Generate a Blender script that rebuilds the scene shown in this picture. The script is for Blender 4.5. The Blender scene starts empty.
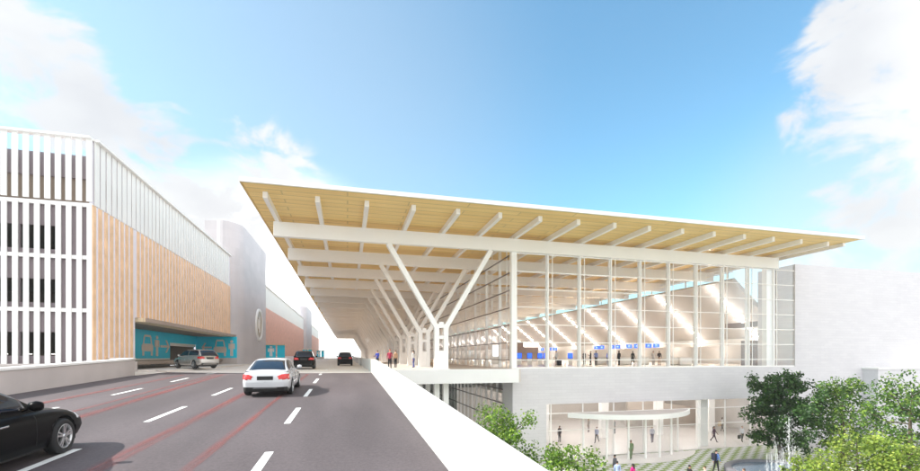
import bpy, bmesh, math, random
from mathutils import Vector, Matrix
R = math.radians
rnd = random.Random(7)
sc = bpy.context.scene
COL = sc.collection

EXPO, CLOUD_LO, CLOUD_HI, HAZE = 1.43, 2.05, 2.5, 0.0005
SKYT, GLOW, BACK = (.54, .78, .76), 5.5, 5.5
# ------------------------------------------------------------------ materials
def new_mat(name):
    m = bpy.data.materials.new(name); m.use_nodes = True
    nt = m.node_tree; b = nt.nodes['Principled BSDF']
    return m, nt, b

def col(c): return (c[0], c[1], c[2], 1)

def mat(name, c, rough=0.6, var=0.06, scale=1.5, metal=0.0, bump=0.0, spec=0.4, coat=0.0):
    m, nt, b = new_mat(name); N, L = nt.nodes, nt.links
    tc = N.new('ShaderNodeTexCoord')
    n1 = N.new('ShaderNodeTexNoise'); n1.inputs['Scale'].default_value = scale; n1.inputs['Detail'].default_value = 6
    L.new(tc.outputs['Object'], n1.inputs['Vector'])
    mr = N.new('ShaderNodeMapRange'); mr.inputs[1].default_value = .25; mr.inputs[2].default_value = .75
    mr.inputs[3].default_value = 1 - var; mr.inputs[4].default_value = 1 + var
    L.new(n1.outputs['Fac'], mr.inputs[0])
    mx = N.new('ShaderNodeVectorMath'); mx.operation = 'SCALE'
    mx.inputs[0].default_value = c; L.new(mr.outputs[0], mx.inputs['Scale'])
    L.new(mx.outputs[0], b.inputs['Base Color'])
    b.inputs['Roughness'].default_value = rough; b.inputs['Metallic'].default_value = metal
    b.inputs['Specular IOR Level'].default_value = spec
    b.inputs['Coat Weight'].default_value = coat
    if bump:
        bp = N.new('ShaderNodeBump'); bp.inputs['Strength'].default_value = bump; bp.inputs['Distance'].default_value = .02
        n2 = N.new('ShaderNodeTexNoise'); n2.inputs['Scale'].default_value = scale * 14; n2.inputs['Detail'].default_value = 4
        L.new(tc.outputs['Object'], n2.inputs['Vector']); L.new(n2.outputs['Fac'], bp.inputs['Height'])
        L.new(bp.outputs[0], b.inputs['Normal'])
    return m

def emit(name, c, s):
    m, nt, b = new_mat(name)
    b.inputs['Base Color'].default_value = col(c)
    b.inputs['Emission Color'].default_value = col(c); b.inputs['Emission Strength'].default_value = s
    return m

def glass_mat(name, tint=(.94, .96, .96), refl=.10):
    m = bpy.data.materials.new(name); m.use_nodes = True
    nt = m.node_tree; N, L = nt.nodes, nt.links; N.clear()
    out = N.new('ShaderNodeOutputMaterial'); t = N.new('ShaderNodeBsdfTransparent'); g = N.new('ShaderNodeBsdfGlossy')
    t.inputs[0].default_value = col(tint); g.inputs['Roughness'].default_value = .03; g.inputs[0].default_value = (.9, .95, 1, 1)
    lw = N.new('ShaderNodeFresnel'); lw.inputs[0].default_value = 1.35
    mm = N.new('ShaderNodeMath'); mm.operation = 'MULTIPLY'; mm.inputs[1].default_value = refl * 4; mm.use_clamp = True
    L.new(lw.outputs[0], mm.inputs[0])
    mx = N.new('ShaderNodeMixShader'); L.new(mm.outputs[0], mx.inputs[0]); L.new(t.outputs[0], mx.inputs[1]); L.new(g.outputs[0], mx.inputs[2])
    L.new(mx.outputs[0], out.inputs[0])
    return m

def plank_mat(name, c1, c2, axis='Y', width=.35, length=5.0, gap=.02):
    """boards running along the other axis, each with its own tone"""
    m, nt, b = new_mat(name); N, L = nt.nodes, nt.links
    tc = N.new('ShaderNodeTexCoord'); sx = N.new('ShaderNodeSeparateXYZ'); L.new(tc.outputs['Object'], sx.inputs[0])
    cb = N.new('ShaderNodeCombineXYZ')
    a, o = (('Y', 'X') if axis == 'Y' else ('X', 'Y'))
    L.new(sx.outputs[o], cb.inputs['X']); L.new(sx.outputs[a], cb.inputs['Y'])
    br = N.new('ShaderNodeTexBrick'); br.inputs['Scale'].default_value = 1
    br.inputs['Brick Width'].default_value = length; br.inputs['Row Height'].default_value = width
    br.inputs['Mortar Size'].default_value = gap; br.inputs['Mortar Smooth'].default_value = .3
    br.inputs['Color1'].default_value = col(c1); br.inputs['Color2'].default_value = col(c2)
    br.inputs['Mortar'].default_value = col([x * .72 for x in c1]); br.inputs['Bias'].default_value = 0
    L.new(cb.outputs[0], br.inputs['Vector'])
    n = N.new('ShaderNodeTexNoise'); n.inputs['Scale'].default_value = 1
    mp = N.new('ShaderNodeMapping'); mp.inputs['Scale'].default_value = (.25, 4, 1)
    L.new(cb.outputs[0], mp.inputs[0]); L.new(mp.outputs[0], n.inputs['Vector'])
    mr = N.new('ShaderNodeMapRange'); mr.inputs[3].default_value = .82; mr.inputs[4].default_value = 1.18; L.new(n.outputs['Fac'], mr.inputs[0])
    vm = N.new('ShaderNodeVectorMath'); vm.operation = 'SCALE'; L.new(br.outputs['Color'], vm.inputs[0]); L.new(mr.outputs[0], vm.inputs['Scale'])
    L.new(vm.outputs[0], b.inputs['Base Color']); b.inputs['Roughness'].default_value = .55
    return m

def brick_mat(name, c1, c2, w=1.2, h=.3, plane='XZ', mortar=.86):
    m, nt, b = new_mat(name); N, L = nt.nodes, nt.links
    tc = N.new('ShaderNodeTexCoord'); sx = N.new('ShaderNodeSeparateXYZ'); L.new(tc.outputs['Object'], sx.inputs[0])
    cb = N.new('ShaderNodeCombineXYZ'); ad = N.new('ShaderNodeMath'); ad.operation = 'ADD'
    L.new(sx.outputs['X'], ad.inputs[0]); L.new(sx.outputs['Y'], ad.inputs[1])
    L.new(ad.outputs[0], cb.inputs['X']); L.new(sx.outputs['Z'], cb.inputs['Y'])
    br = N.new('ShaderNodeTexBrick'); br.inputs['Scale'].default_value = 1
    br.inputs['Brick Width'].default_value = w; br.inputs['Row Height'].default_value = h
    br.inputs['Mortar Size'].default_value = .012; br.inputs['Color1'].default_value = col(c1); br.inputs['Color2'].default_value = col(c2)
    br.inputs['Mortar'].default_value = col([x * mortar for x in c1])
    L.new(cb.outputs[0], br.inputs['Vector'])
    n = N.new('ShaderNodeTexNoise'); n.inputs['Scale'].default_value = .5; n.inputs['Detail'].default_value = 5; L.new(tc.outputs['Object'], n.inputs['Vector'])
    mr = N.new('ShaderNodeMapRange'); mr.inputs[3].default_value = .95; mr.inputs[4].default_value = 1.05; L.new(n.outputs['Fac'], mr.inputs[0])
    vm = N.new('ShaderNodeVectorMath'); vm.operation = 'SCALE'; L.new(br.outputs['Color'], vm.inputs[0]); L.new(mr.outputs[0], vm.inputs['Scale'])
    L.new(vm.outputs[0], b.inputs['Base Color']); b.inputs['Roughness'].default_value = .65
    bp = N.new('ShaderNodeBump'); bp.inputs['Strength'].default_value = .25; bp.inputs['Distance'].default_value = .02
    L.new(br.outputs['Fac'], bp.inputs['Height']); bp.invert = True; L.new(bp.outputs[0], b.inputs['Normal'])
    return m

def asphalt_mat():
    m, nt, b = new_mat('asphalt'); N, L = nt.nodes, nt.links
    tc = N.new('ShaderNodeTexCoord')
    n1 = N.new('ShaderNodeTexNoise'); n1.inputs['Scale'].default_value = 16; n1.inputs['Detail'].default_value = 8; n1.inputs['Roughness'].default_value = .8
    mp = N.new('ShaderNodeMapping'); mp.inputs['Scale'].default_value = (.55, .1, 1)
    n2 = N.new('ShaderNodeTexNoise'); n2.inputs['Scale'].default_value = 1; n2.inputs['Detail'].default_value = 7
    L.new(tc.outputs['Object'], n1.inputs['Vector']); L.new(tc.outputs['Object'], mp.inputs[0]); L.new(mp.outputs[0], n2.inputs['Vector'])
    r1 = N.new('ShaderNodeMapRange'); r1.inputs[1].default_value = .3; r1.inputs[2].default_value = .7; r1.inputs[3].default_value = .66; r1.inputs[4].default_value = 1.34; L.new(n1.outputs['Fac'], r1.inputs[0])
    r2 = N.new('ShaderNodeMapRange'); r2.inputs[1].default_value = .3; r2.inputs[2].default_value = .7; r2.inputs[3].default_value = .78; r2.inputs[4].default_value = 1.22; L.new(n2.outputs['Fac'], r2.inputs[0])
    mu = N.new('ShaderNodeMath'); mu.operation = 'MULTIPLY'; L.new(r1.outputs[0], mu.inputs[0]); L.new(r2.outputs[0], mu.inputs[1])
    vm = N.new('ShaderNodeVectorMath'); vm.operation = 'SCALE'; vm.inputs[0].default_value = (.093, .077, .082); L.new(mu.outputs[0], vm.inputs['Scale'])
    L.new(vm.outputs[0], b.inputs['Base Color']); b.inputs['Roughness'].default_value = .75; b.inputs['Specular IOR Level'].default_value = .3
    bp = N.new('ShaderNodeBump'); bp.inputs['Strength'].default_value = .25; bp.inputs['Distance'].default_value = .01
    L.new(n1.outputs['Fac'], bp.inputs['Height']); L.new(bp.outputs[0], b.inputs['Normal'])
    return m

def checker_mat():
    m, nt, b = new_mat('grass_pavers'); N, L = nt.nodes, nt.links
    tc = N.new('ShaderNodeTexCoord'); mp = N.new('ShaderNodeMapping')
    mp.inputs['Rotation'].default_value = (0, 0, R(8))
    L.new(tc.outputs['Object'], mp.inputs[0])
    ch = N.new('ShaderNodeTexChecker'); ch.inputs['Scale'].default_value = 1.7; L.new(mp.outputs[0], ch.inputs['Vector'])
    n = N.new('ShaderNodeTexNoise'); n.inputs['Scale'].default_value = 9; n.inputs['Detail'].default_value = 6; L.new(tc.outputs['Object'], n.inputs['Vector'])
    g = N.new('ShaderNodeValToRGB'); g.color_ramp.elements[0].color = (.13, .19, .05, 1); g.color_ramp.elements[1].color = (.30, .38, .12, 1)
    p = N.new('ShaderNodeValToRGB'); p.color_ramp.elements[0].color = (.46, .45, .46, 1); p.color_ramp.elements[1].color = (.64, .63, .64, 1)
    L.new(n.outputs['Fac'], g.inputs[0]); L.new(n.outputs['Fac'], p.inputs[0])
    mx = N.new('ShaderNodeMixRGB'); L.new(ch.outputs['Fac'], mx.inputs[0]); L.new(p.outputs[0], mx.inputs[1]); L.new(g.outputs[0], mx.inputs[2])
    L.new(mx.outputs[0], b.inputs['Base Color']); b.inputs['Roughness'].default_value = .85
    return m

def leaf_mat(name, c):
    m = bpy.data.materials.new(name); m.use_nodes = True
    nt = m.node_tree; N, L = nt.nodes, nt.links; b = N['Principled BSDF']; out = N['Material Output']
    tc = N.new('ShaderNodeTexCoord'); n = N.new('ShaderNodeTexNoise'); n.inputs['Scale'].default_value = 1.2; L.new(tc.outputs['Object'], n.inputs['Vector'])
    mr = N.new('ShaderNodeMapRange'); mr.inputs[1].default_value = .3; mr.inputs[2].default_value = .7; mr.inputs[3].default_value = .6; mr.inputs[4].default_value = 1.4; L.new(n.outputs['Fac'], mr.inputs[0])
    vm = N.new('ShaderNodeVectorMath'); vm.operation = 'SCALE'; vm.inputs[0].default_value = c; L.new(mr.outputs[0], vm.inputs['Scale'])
    L.new(vm.outputs[0], b.inputs['Base Color']); b.inputs['Roughness'].default_value = .5
    t = N.new('ShaderNodeBsdfTranslucent'); L.new(vm.outputs[0], t.inputs[0])
    mx = N.new('ShaderNodeMixShader'); mx.inputs[0].default_value = .4; L.new(b.outputs[0], mx.inputs[1]); L.new(t.outputs[0], mx.inputs[2]); L.new(mx.outputs[0], out.inputs[0])
    return m

WHITE = mat('white_paint', (.80, .79, .78), .5, .03, .6)
WHITE2 = mat('white_steel', (.86, .845, .83), .4, .03, .4)
PARAPET = mat('white_concrete', (.50, .485, .47), .7, .05, .8, bump=.08)
GREYCON = mat('pale_concrete', (.52, .47, .46), .75, .08, .7, bump=.12)
APRON = mat('apron_concrete', (.70, .66, .62), .7, .08, .5, bump=.06)
FLOORM = mat('hall_floor', (.69, .65, .61), .3, .05, .5)
SIDEW = mat('sidewalk_concrete', (.60, .54, .51), .6, .06, .6)
TAN = mat('tan_panel', (.55, .505, .465), .6, .05, .5)
TANL = mat('cream_panel', (.74, .70, .66), .6, .04, .5)
BROWN = mat('brown_panel', (.16, .11, .09), .5, .08, .8)
WALLB = brick_mat('white_block', (.63, .61, .635), (.595, .575, .605))
TOWERM = brick_mat('grey_render', (.52, .495, .525), (.48, .46, .49), 2.4, 1.2)
DECKW = plank_mat('roof_boards', (.90, .66, .27), (.84, .59, .22), 'Y', .85, 9, .06)
TIMBER = mat('timber_slat', (.78, .52, .32), .55, .16, 1.2)
TIMBERHZ = mat('hazed_timber_slat', (.68, .40, .33), .55, .18, 1.2)
SCREENBK = mat('grey_screen_back', (.76, .72, .79), .6, .05, .5)
MAUVE = mat('mauve_panel', (.32, .265, .285), .6, .06, .6)
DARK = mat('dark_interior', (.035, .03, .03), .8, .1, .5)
ASPH = asphalt_mat()
PAINT = mat('road_paint', (.78, .78, .77), .6, .10, 6)
TRAILM = mat('red_light_trail', (.36, .07, .06), .7, .15, 3)  # glow of passing tail lights as a translucent red surface colour
_n = TRAILM.node_tree.nodes; _l = TRAILM.node_tree.links
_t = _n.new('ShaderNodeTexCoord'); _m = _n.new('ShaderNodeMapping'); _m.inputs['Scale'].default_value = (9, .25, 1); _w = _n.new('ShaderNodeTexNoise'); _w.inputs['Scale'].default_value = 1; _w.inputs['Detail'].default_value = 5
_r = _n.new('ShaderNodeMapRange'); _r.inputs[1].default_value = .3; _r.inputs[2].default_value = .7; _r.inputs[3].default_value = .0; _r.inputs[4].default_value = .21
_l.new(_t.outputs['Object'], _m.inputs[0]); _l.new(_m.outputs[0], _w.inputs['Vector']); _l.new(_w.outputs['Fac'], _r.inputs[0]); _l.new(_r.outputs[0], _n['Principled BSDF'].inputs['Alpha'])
BLUE = mat('blue_panel', (.0, .57, .80), .5, .06, .6)
ICON = mat('beige_icon', (.66, .58, .52), .6, .03, 1)
GLASS = glass_mat('clear_glass', (.985, .985, .985), .05)
GLASS2 = glass_mat('lobby_glass', (.98, .98, .98), .035)
DARKRAIL = mat('dark_rail', (.10, .075, .08), .4, .05, 1)
CHECK = checker_mat()
GROUND = mat('pale_ground', (.40, .39, .39), .85, .12, .1)
BARK = mat('bark', (.10, .075, .055), .9, .25, 6, bump=.5)
LAMP = emit('lamp_glow', (1, .88, .70), 26)
SCREEN = emit('blue_screen', (.02, .09, .75), .9)
SCREENTXT = emit('screen_text', (.45, .60, 1), .6)
LIGHTBOX = emit('white_bay_glow', (1, .98, .95), 1.6)
RUBBER = mat('tyre_rubber', (.018, .018, .02), .75, .1, 5)
ALLOY = mat('alloy', (.55, .56, .58), .3, .03, 3, metal=.8)
CARWHITE = mat('car_white', (.50, .51, .54), .25, .02, 1, coat=.8)
CARSILVER = mat('car_silver', (.50, .48, .46), .25, .02, 1, metal=.5, coat=.8)
CARBLACK = mat('car_black', (.004, .004, .005), .35, .02, 1, spec=.06)
CARGLASS = mat('car_glass', (.012, .022, .04), .06, .02, 1, spec=.5)
TRIM = mat('black_trim', (.015, .015, .016), .55, .05, 3)
TAIL = mat('tail_lens', (.55, .012, .014), .2, .05, 3, coat=.5)
HEADL = mat('head_lens', (.6, .62, .65), .1, .05, 3, coat=.7)
CHROME = mat('chrome', (.7, .7, .72), .15, .02, 3, metal=1)
STONE = mat('dark_stone', (.13, .13, .15), .5, .2, 2.5, bump=.2)
EMBLG = mat('emblem_gold', (.45, .37, .28), .35, .05, 1, metal=.3)
EMBLW = mat('emblem_white', (.78, .77, .76), .4, .03, 1)

def water_mats():
    m, nt, b = new_mat('pool_water'); N, L = nt.nodes, nt.links
    b.inputs['Base Color'].default_value = (.10, .14, .19, 1); b.inputs['Roughness'].default_value = .08
    n = N.new('ShaderNodeTexNoise'); n.inputs['Scale'].default_value = 5; n.inputs['Detail'].default_value = 4
    tc = N.new('ShaderNodeTexCoord'); L.new(tc.outputs['Object'], n.inputs['Vector'])
    bp = N.new('ShaderNodeBump'); bp.inputs['Strength'].default_value = .6; bp.inputs['Distance'].default_value = .1
    L.new(n.outputs['Fac'], bp.inputs['Height']); L.new(bp.outputs[0], b.inputs['Normal'])
    m2, nt, b = new_mat('water_spray')
    b.inputs['Base Color'].default_value = (.86, .88, .9, 1); b.inputs['Roughness'].default_value = .3; b.inputs['Alpha'].default_value = .20
    return m, m2
POOLW, SPRAY = water_mats()

# ------------------------------------------------------------------ mesh helpers
def world_of(o):
    m = o.matrix_basis.copy()
    if o.parent: m = world_of(o.parent) @ o.matrix_parent_inverse @ m
    return m

class MB:
    def __init__(self): self.v = []; self.f = []; self.mi = []; self.sm = []
    def add(self, vs, fs, mi=0, smooth=False):
        n = len(self.v); self.v += [tuple(p) for p in vs]
        for f in fs: self.f.append([i + n for i in f]); self.mi.append(mi); self.sm.append(smooth)
        return self
    def box(self, x0, x1, y0, y1, z0, z1, mi=0):
        return self.add([(x0,y0,z0),(x1,y0,z0),(x1,y1,z0),(x0,y1,z0),(x0,y0,z1),(x1,y0,z1),(x1,y1,z1),(x0,y1,z1)],
            [(3,2,1,0),(4,5,6,7),(0,1,5,4),(1,2,6,5),(2,3,7,6),(3,0,4,7)], mi)
    def prism(self, pts, d, mi=0):
        """planar polygon pts extruded along vector d"""
        n = len(pts); d = Vector(d); P = [Vector(p) for p in pts]
        vs = P + [p + d for p in P]
        fs = [list(range(n))[::-1], [i + n for i in range(n)]] + [(i, (i+1) % n, (i+1) % n + n, i + n) for i in range(n)]
        return self.add(vs, fs, mi)
    def bar(self, p, q, w, h, up=(0,0,1), mi=0):
        p, q, up = Vector(p), Vector(q), Vector(up); d = (q - p).normalized()
        s = d.cross(up).normalized() * w / 2; u = s.cross(d).normalized() * h / 2
        vs = [p-s-u, p+s-u, p+s+u, p-s+u, q-s-u, q+s-u, q+s+u, q-s+u]
        return self.add(vs, [(0,1,2,3),(7,6,5,4),(4,5,1,0),(5,6,2,1),(6,7,3,2),(7,4,0,3)], mi)
    def tube(self, pts, rads, n=10, mi=0, smooth=True, caps=True):
        P = [Vector(p) for p in pts]; rings = []
        for i, p in enumerate(P):
            d = (P[min(i+1, len(P)-1)] - P[max(i-1, 0)]).normalized()
            a = d.orthogonal().normalized() if abs(d.z) < .99 else Vector((1,0,0)); a = (a - d * a.dot(d)).normalized(); b = d.cross(a)
            rings.append([p + (a * math.cos(2*math.pi*k/n) + b * math.sin(2*math.pi*k/n)) * rads[i] for k in range(n)])
        # keep ring starts aligned
        vs = [v for r in rings for v in r]; fs = []
        for i in range(len(P)-1):
            for k in range(n): fs.append((i*n+k, i*n+(k+1) % n, (i+1)*n+(k+1) % n, (i+1)*n+k))
        self.add(vs, fs, mi, smooth)
        if caps:
            self.add(rings[0], [list(range(n))[::-1]], mi); self.add(rings[-1], [list(range(n))], mi)
        return self
    def lathe(self, prof, c, n=32, mi=0, axis='Z', smooth=True, a0=0, a1=2*math.pi):
        """prof: list of (r, h); around axis through c"""
        full = abs(a1 - a0 - 2*math.pi) < 1e-6; m = n if full else n + 1
        vs = []
        for (r, h) in prof:
            for k in range(m):
                t = a0 + (a1-a0) * k / n
                x, y = r*math.cos(t), r*math.sin(t)
                vs.append((c[0]+x, c[1]+y, c[2]+h) if axis == 'Z' else (c[0]+h, c[1]+x, c[2]+y))
        fs = []
        for i in range(len(prof)-1):
            for k in range(n):
                k2 = (k+1) % m
                fs.append((i*m+k, i*m+k2, (i+1)*m+k2, (i+1)*m+k))
        return self.add(vs, fs, mi, smooth)
    def build(self, name, mats, parent=None, bevel=0, fix=True):
        me = bpy.data.meshes.new(name); me.from_pydata(self.v, [], self.f)
        mats = mats if isinstance(mats, (list, tuple)) else [mats]
        for m in mats: me.materials.append(m)
        me.polygons.foreach_set('material_index', self.mi); me.polygons.foreach_set('use_smooth', self.sm)
        if fix:
            bm = bmesh.new(); bm.from_mesh(me); bmesh.ops.recalc_face_normals(bm, faces=bm.faces); bm.to_mesh(me); bm.free()
        me.update()
        o = bpy.data.objects.new(name, me); COL.objects.link(o)
        if parent is not None:
            o.parent = parent; o.matrix_parent_inverse = world_of(parent).inverted()
        if bevel:
            b = o.modifiers.new('b', 'BEVEL'); b.width = bevel; b.segments = 2; b.limit_method = 'ANGLE'
        return o

def tag(o, label=None, cat=None, group=None, kind=None):
    if label: o['label'] = label
    if cat: o['category'] = cat
    if group: o['group'] = group
    if kind: o['kind'] = kind
    return o
def empty(name, loc, label, cat, group=None):
    e = bpy.data.objects.new(name, None); COL.objects.link(e); e.location = loc; e.empty_display_size = .3
    return tag(e, label, cat, group)
def copy_tree(o, parent=None):
    c = o.copy(); COL.objects.link(c)
    if parent is not None: c.parent = parent
    for ch in [x for x in o.children]: copy_tree(ch, c)
    return c
def place(o, loc, rz=0, scale=1):
    o.location = loc; o.rotation_euler = (0, 0, rz); o.scale = (scale,)*3; return o

# ------------------------------------------------------------------ camera frame
A = math.atan(112.5/432); CA, SA = math.cos(A), math.sin(A); EY = 1.2; HY = 356.0
cam = bpy.data.cameras.new('camera'); cam.lens = 36*432/920; cam.sensor_width = 36; cam.sensor_fit = 'HORIZONTAL'
cam.shift_y = (HY-235.5)/920; cam.clip_start = .1; cam.clip_end = 6000
co = bpy.data.objects.new('camera', cam); COL.objects.link(co); co.location = (0, 0, EY); co.rotation_euler = (R(90), 0, -A)
sc.camera = co
def ground_at(px, depth, z):
    x = (px-460)/432*depth
    return Vector((x*CA + depth*SA, depth*CA - x*SA, z))

RAMP0, GR, PZ = 32.0, .031, -8.85
def zr(Y): return -GR*max(0, RAMP0-Y) if Y > -12 else -GR*44

# ------------------------------------------------------------------ setting: ground, roads
g = MB(); g.box(-2500, 2500, -500, 4500, PZ-.6, PZ-.02); tag(g.build('ground', GROUND), kind='structure')
p = MB(); p.box(4, 49.6, 4, 38.5, PZ-.3, PZ); tag(p.build('plaza', CHECK), kind='structure')
YS = [-12, 0, 8, 16, 24, 28, 31]
def ramp_sheet(mb, xl, xr, ys, dz, thick=.0, mi=0):
    for a, b in zip(ys[:-1], ys[1:]):
        mb.add([(xl(a), a, zr(a)+dz), (xr(a), a, zr(a)+dz), (xr(b), b, zr(b)+dz), (xl(b), b, zr(b)+dz)], [(0,1,2,3)], mi)
XB, XP = -13.0, 1.72
# ramp: solid body with the sloping asphalt top, its far edge bending to the left
rd = MB()
edge = [(-13.0, 36.6), (-11, 35.4), (-8.5, 34.1), (-6.6, 33.2), (-4, 32.5), (-1.9, 32.1), (1.72, 32.0)]
ptsn = [(x, y) for x, y in edge]
rows = []
for y in YS: rows.append([(x, y, zr(y)) for x, _ in edge])
rows.append([(x, y, 0) for x, y in edge])
vs = [v for r in rows for v in r]; n = len(edge)
fs = [(i*n+k, i*n+k+1, (i+1)*n+k+1, (i+1)*n+k) for i in range(len(rows)-1) for k in range(n-1)]
rd.add(vs, fs)
rd.box(-14, 2.1, -12, 31, -2.6, -1.45)
tag(rd.build('road', ASPH, fix=False), kind='structure')
# level forecourt road beyond the crest
fr = MB()
poly = [(x, y, -.004) for x, y in edge] + [(1.72, 320, -.004), (-15.9, 320, -.004), (-15.9, 36.6, -.004)]
fr.prism([(a, b, c-.8) for a, b, c in poly], (0, 0, .8)); tag(fr.build('forecourt_road', APRON), kind='structure')
# markings
mk = MB()
def stripe(mb, x, w, y0, y1, dz=.005, mi=0, bend=0):
    ys = [y0] + [y for y in YS if y0 < y < y1] + [y1]
    ramp_sheet(mb, lambda y: x-w/2, lambda y: x+w/2, ys, dz, mi=mi)
for k in range(-1, 5):
    y = 7.75 + 5.95*k
    stripe(mk, -1.5-.012*max(0, y-8), .16, y-1.35, y+1.5)
    stripe(mk, -5.25, .16, y-1.4+1.1, y+1.5+1.1)
    stripe(mk, -9.12, .15, y-1.2+1.8, y+1.4+1.8)
for k in range(3): stripe(mk, -1.75, .15, 38+k*6, 40.8+k*6, .003)
stripe(mk, -5.3, .15, 38.5, 41, .003)
tag(mk.build('road_marking', PAINT, fix=False), kind='structure')
# red tail-light trails painted on the road as translucent strips along the lanes
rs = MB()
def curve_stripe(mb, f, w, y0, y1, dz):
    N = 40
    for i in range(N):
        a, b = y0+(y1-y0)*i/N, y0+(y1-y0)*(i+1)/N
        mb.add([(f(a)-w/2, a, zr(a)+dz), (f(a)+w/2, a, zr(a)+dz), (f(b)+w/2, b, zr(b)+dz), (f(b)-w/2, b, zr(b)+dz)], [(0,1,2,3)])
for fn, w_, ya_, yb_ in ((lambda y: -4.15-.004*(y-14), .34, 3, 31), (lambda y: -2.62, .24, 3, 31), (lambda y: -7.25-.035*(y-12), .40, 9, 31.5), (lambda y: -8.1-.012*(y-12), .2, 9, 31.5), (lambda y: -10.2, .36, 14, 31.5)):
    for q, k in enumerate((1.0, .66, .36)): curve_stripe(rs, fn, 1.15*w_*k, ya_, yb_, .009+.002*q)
tag(rs.build('tail_light_trails', TRAILM, fix=False), kind='structure')
# sidewalk deck of the terminal
sw = MB(); sw.box(2.06, 15.4, 37.0, 320, -1.18, 0.0); tag(sw.build('sidewalk', SIDEW), kind='structure')
ap = MB(); ap.prism([(-13.0, 36.61, 0.), (-13.0, 66.4, 0.), (-20.0, 66.4, 0.), (-20.0, 38.9, 0.), (-14.6, 38.9, 0)], (0, 0, .10))
tag(ap.build('driveway', APRON), kind='structure')

# ------------------------------------------------------------------ barriers
# left concrete barrier, curving away to the driveway at its far end
def wall_path(mb, path, th, h, zf, mi=0):
    """wall of thickness th to the left of the path (list of xy), height h above zf(y)"""
    P = [Vector((a, b, 0)) for a, b in path]; L_ = []
    for i, q in enumerate(P):
        d = (P[min(i+1, len(P)-1)] - P[max(i-1, 0)]).normalized(); nrm = Vector((-d.y, d.x, 0))
        L_.append((q, q + nrm*th))
    vs = []
    for q, q2 in L_:
        z = zf(q.y); vs += [(q.x, q.y, z-.6), (q.x, q.y, z+h), (q2.x, q2.y, z+h), (q2.x, q2.y, z-.6)]
    fs = []
    for i in range(len(L_)-1):
        for k in range(4): fs.append((i*4+k, i*4+(k+1) % 4, (i+1)*4+(k+1) % 4, (i+1)*4+k))
    fs += [(0,1,2,3), tuple((len(L_)-1)*4+k for k in (3,2,1,0))]
    mb.add(vs, fs, mi)
b = MB(); path = [(XB, -12), (XB, 0), (XB, 10), (XB, 20), (XB, 29.5)] + [(XB-2.2*(1-math.cos(t)), 29.5+5.2*math.sin(t)) for t in [R(d) for d in range(10, 91, 10)]] + [(-16.2, 36.0)]
wall_path(b, path, .45, .97, zr)
b = b.build('concrete_barrier', GREYCON, bevel=.03)
tag(b, 'low grey concrete barrier along the left edge of the road below the white garage fins', 'barrier')
cp = MB(); 
wall_path(cp, [(x+.06, y) for x, y in path], .57, .10, lambda y: zr(y)+.975)
# coping sits on the barrier
for i in range(0, len(cp.v)):
    x, y, z = cp.v[i]
    if abs(z-(zr(y)+.975-.6)) < .02: cp.v[i] = (x, y, z+.6)
cp.build('coping', WHITE, b)
b = MB(); path = [(1.72+.33, y) for y in (-12, -4, 0, 4, 8, 12, 16, 20, 24, 28, 31, 33, 36, 40, 50, 65, 90, 140)]
wall_path(b, path, .33, .97, zr)
for i in range(0, len(b.v)):
    x, y, z = b.v[i]
    if z > zr(y)+.5 and x < 1.9: b.v[i] = (1.66, y, z)
    if z > zr(y)+.5 and x > 1.9: b.v[i] = (1.90+min(.12, max(0, (y-4)*.012)), y, z)
    if z < zr(y)-.5: b.v[i] = (x, y, z-.9)
tag(b.build('parapet_wall', PARAPET, bevel=.03), 'white solid parapet along the right edge of the road, running up to the terminal canopy', 'parapet')

# ------------------------------------------------------------------ terminal building
T = empty('terminal_building', (30, 38.5, 0), 'glass-walled terminal under a broad timber-lined overhanging roof', 'terminal')
Y0 = 38.5; XL, XR = -6.9, 49.4; YF, YBK = 31.2, 262.0
ZD = 12.75      # underside of roof boards
BT = 12.3       # beam top
r_ = MB(); r_.box(XL+.12, XR-.12, YF+.12, YBK, ZD, ZD+.12); soff = r_.build('roof_boards', DECKW, T)
r_ = MB(); r_.box(XL, XR, YF, YBK+.2, ZD+.123, ZD+.30); roof = r_.build('roof', WHITE, T, bevel=.04)
f_ = MB()
f_.box(XL+.0, XR, YF-.03, YF+.117, ZD-.02, ZD+.27)
f_.build('front_fascia', WHITE, T)
f_ = MB(); f_.box(XL-.03, XL+.117, YF+.12, YBK, ZD-.02, ZD+.30); f_.build('timber_edge', mat('edge_timber', (.66, .44, .16), .5, .1, 1), T)
BEAMY = [Y0 + 9.0*k for k in range(25)]
bm0 = None
for i, y in enumerate(BEAMY):
    if bm0 is None:
        m = MB(); m.box(-5.9, 47.3, y-.25, y+.25, 11.1, BT); bm0 = m.build('beam', WHITE2, T, bevel=.02)
    else:
        c = bm0.copy(); COL.objects.link(c); c.location.y = y - Y0
rf0 = None
for k in range(-6, 10):
    x = 15.4 + 3.5*k
    if rf0 is None:
        xr0 = x; m = MB(); m.box(x-.16, x+.16, YF+1.6, YBK-1, BT+.002, ZD-.002); rf0 = m.build('rafter', WHITE2, T)
    else:
        c = rf0.copy(); COL.objects.link(c); c.location.x = x - xr0
m = MB(); m.box(XR-.50, XR-.2, YF+1.6, YBK-1, BT+.1, ZD-.002); m.build('edge_rafter', WHITE2, T)
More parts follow.
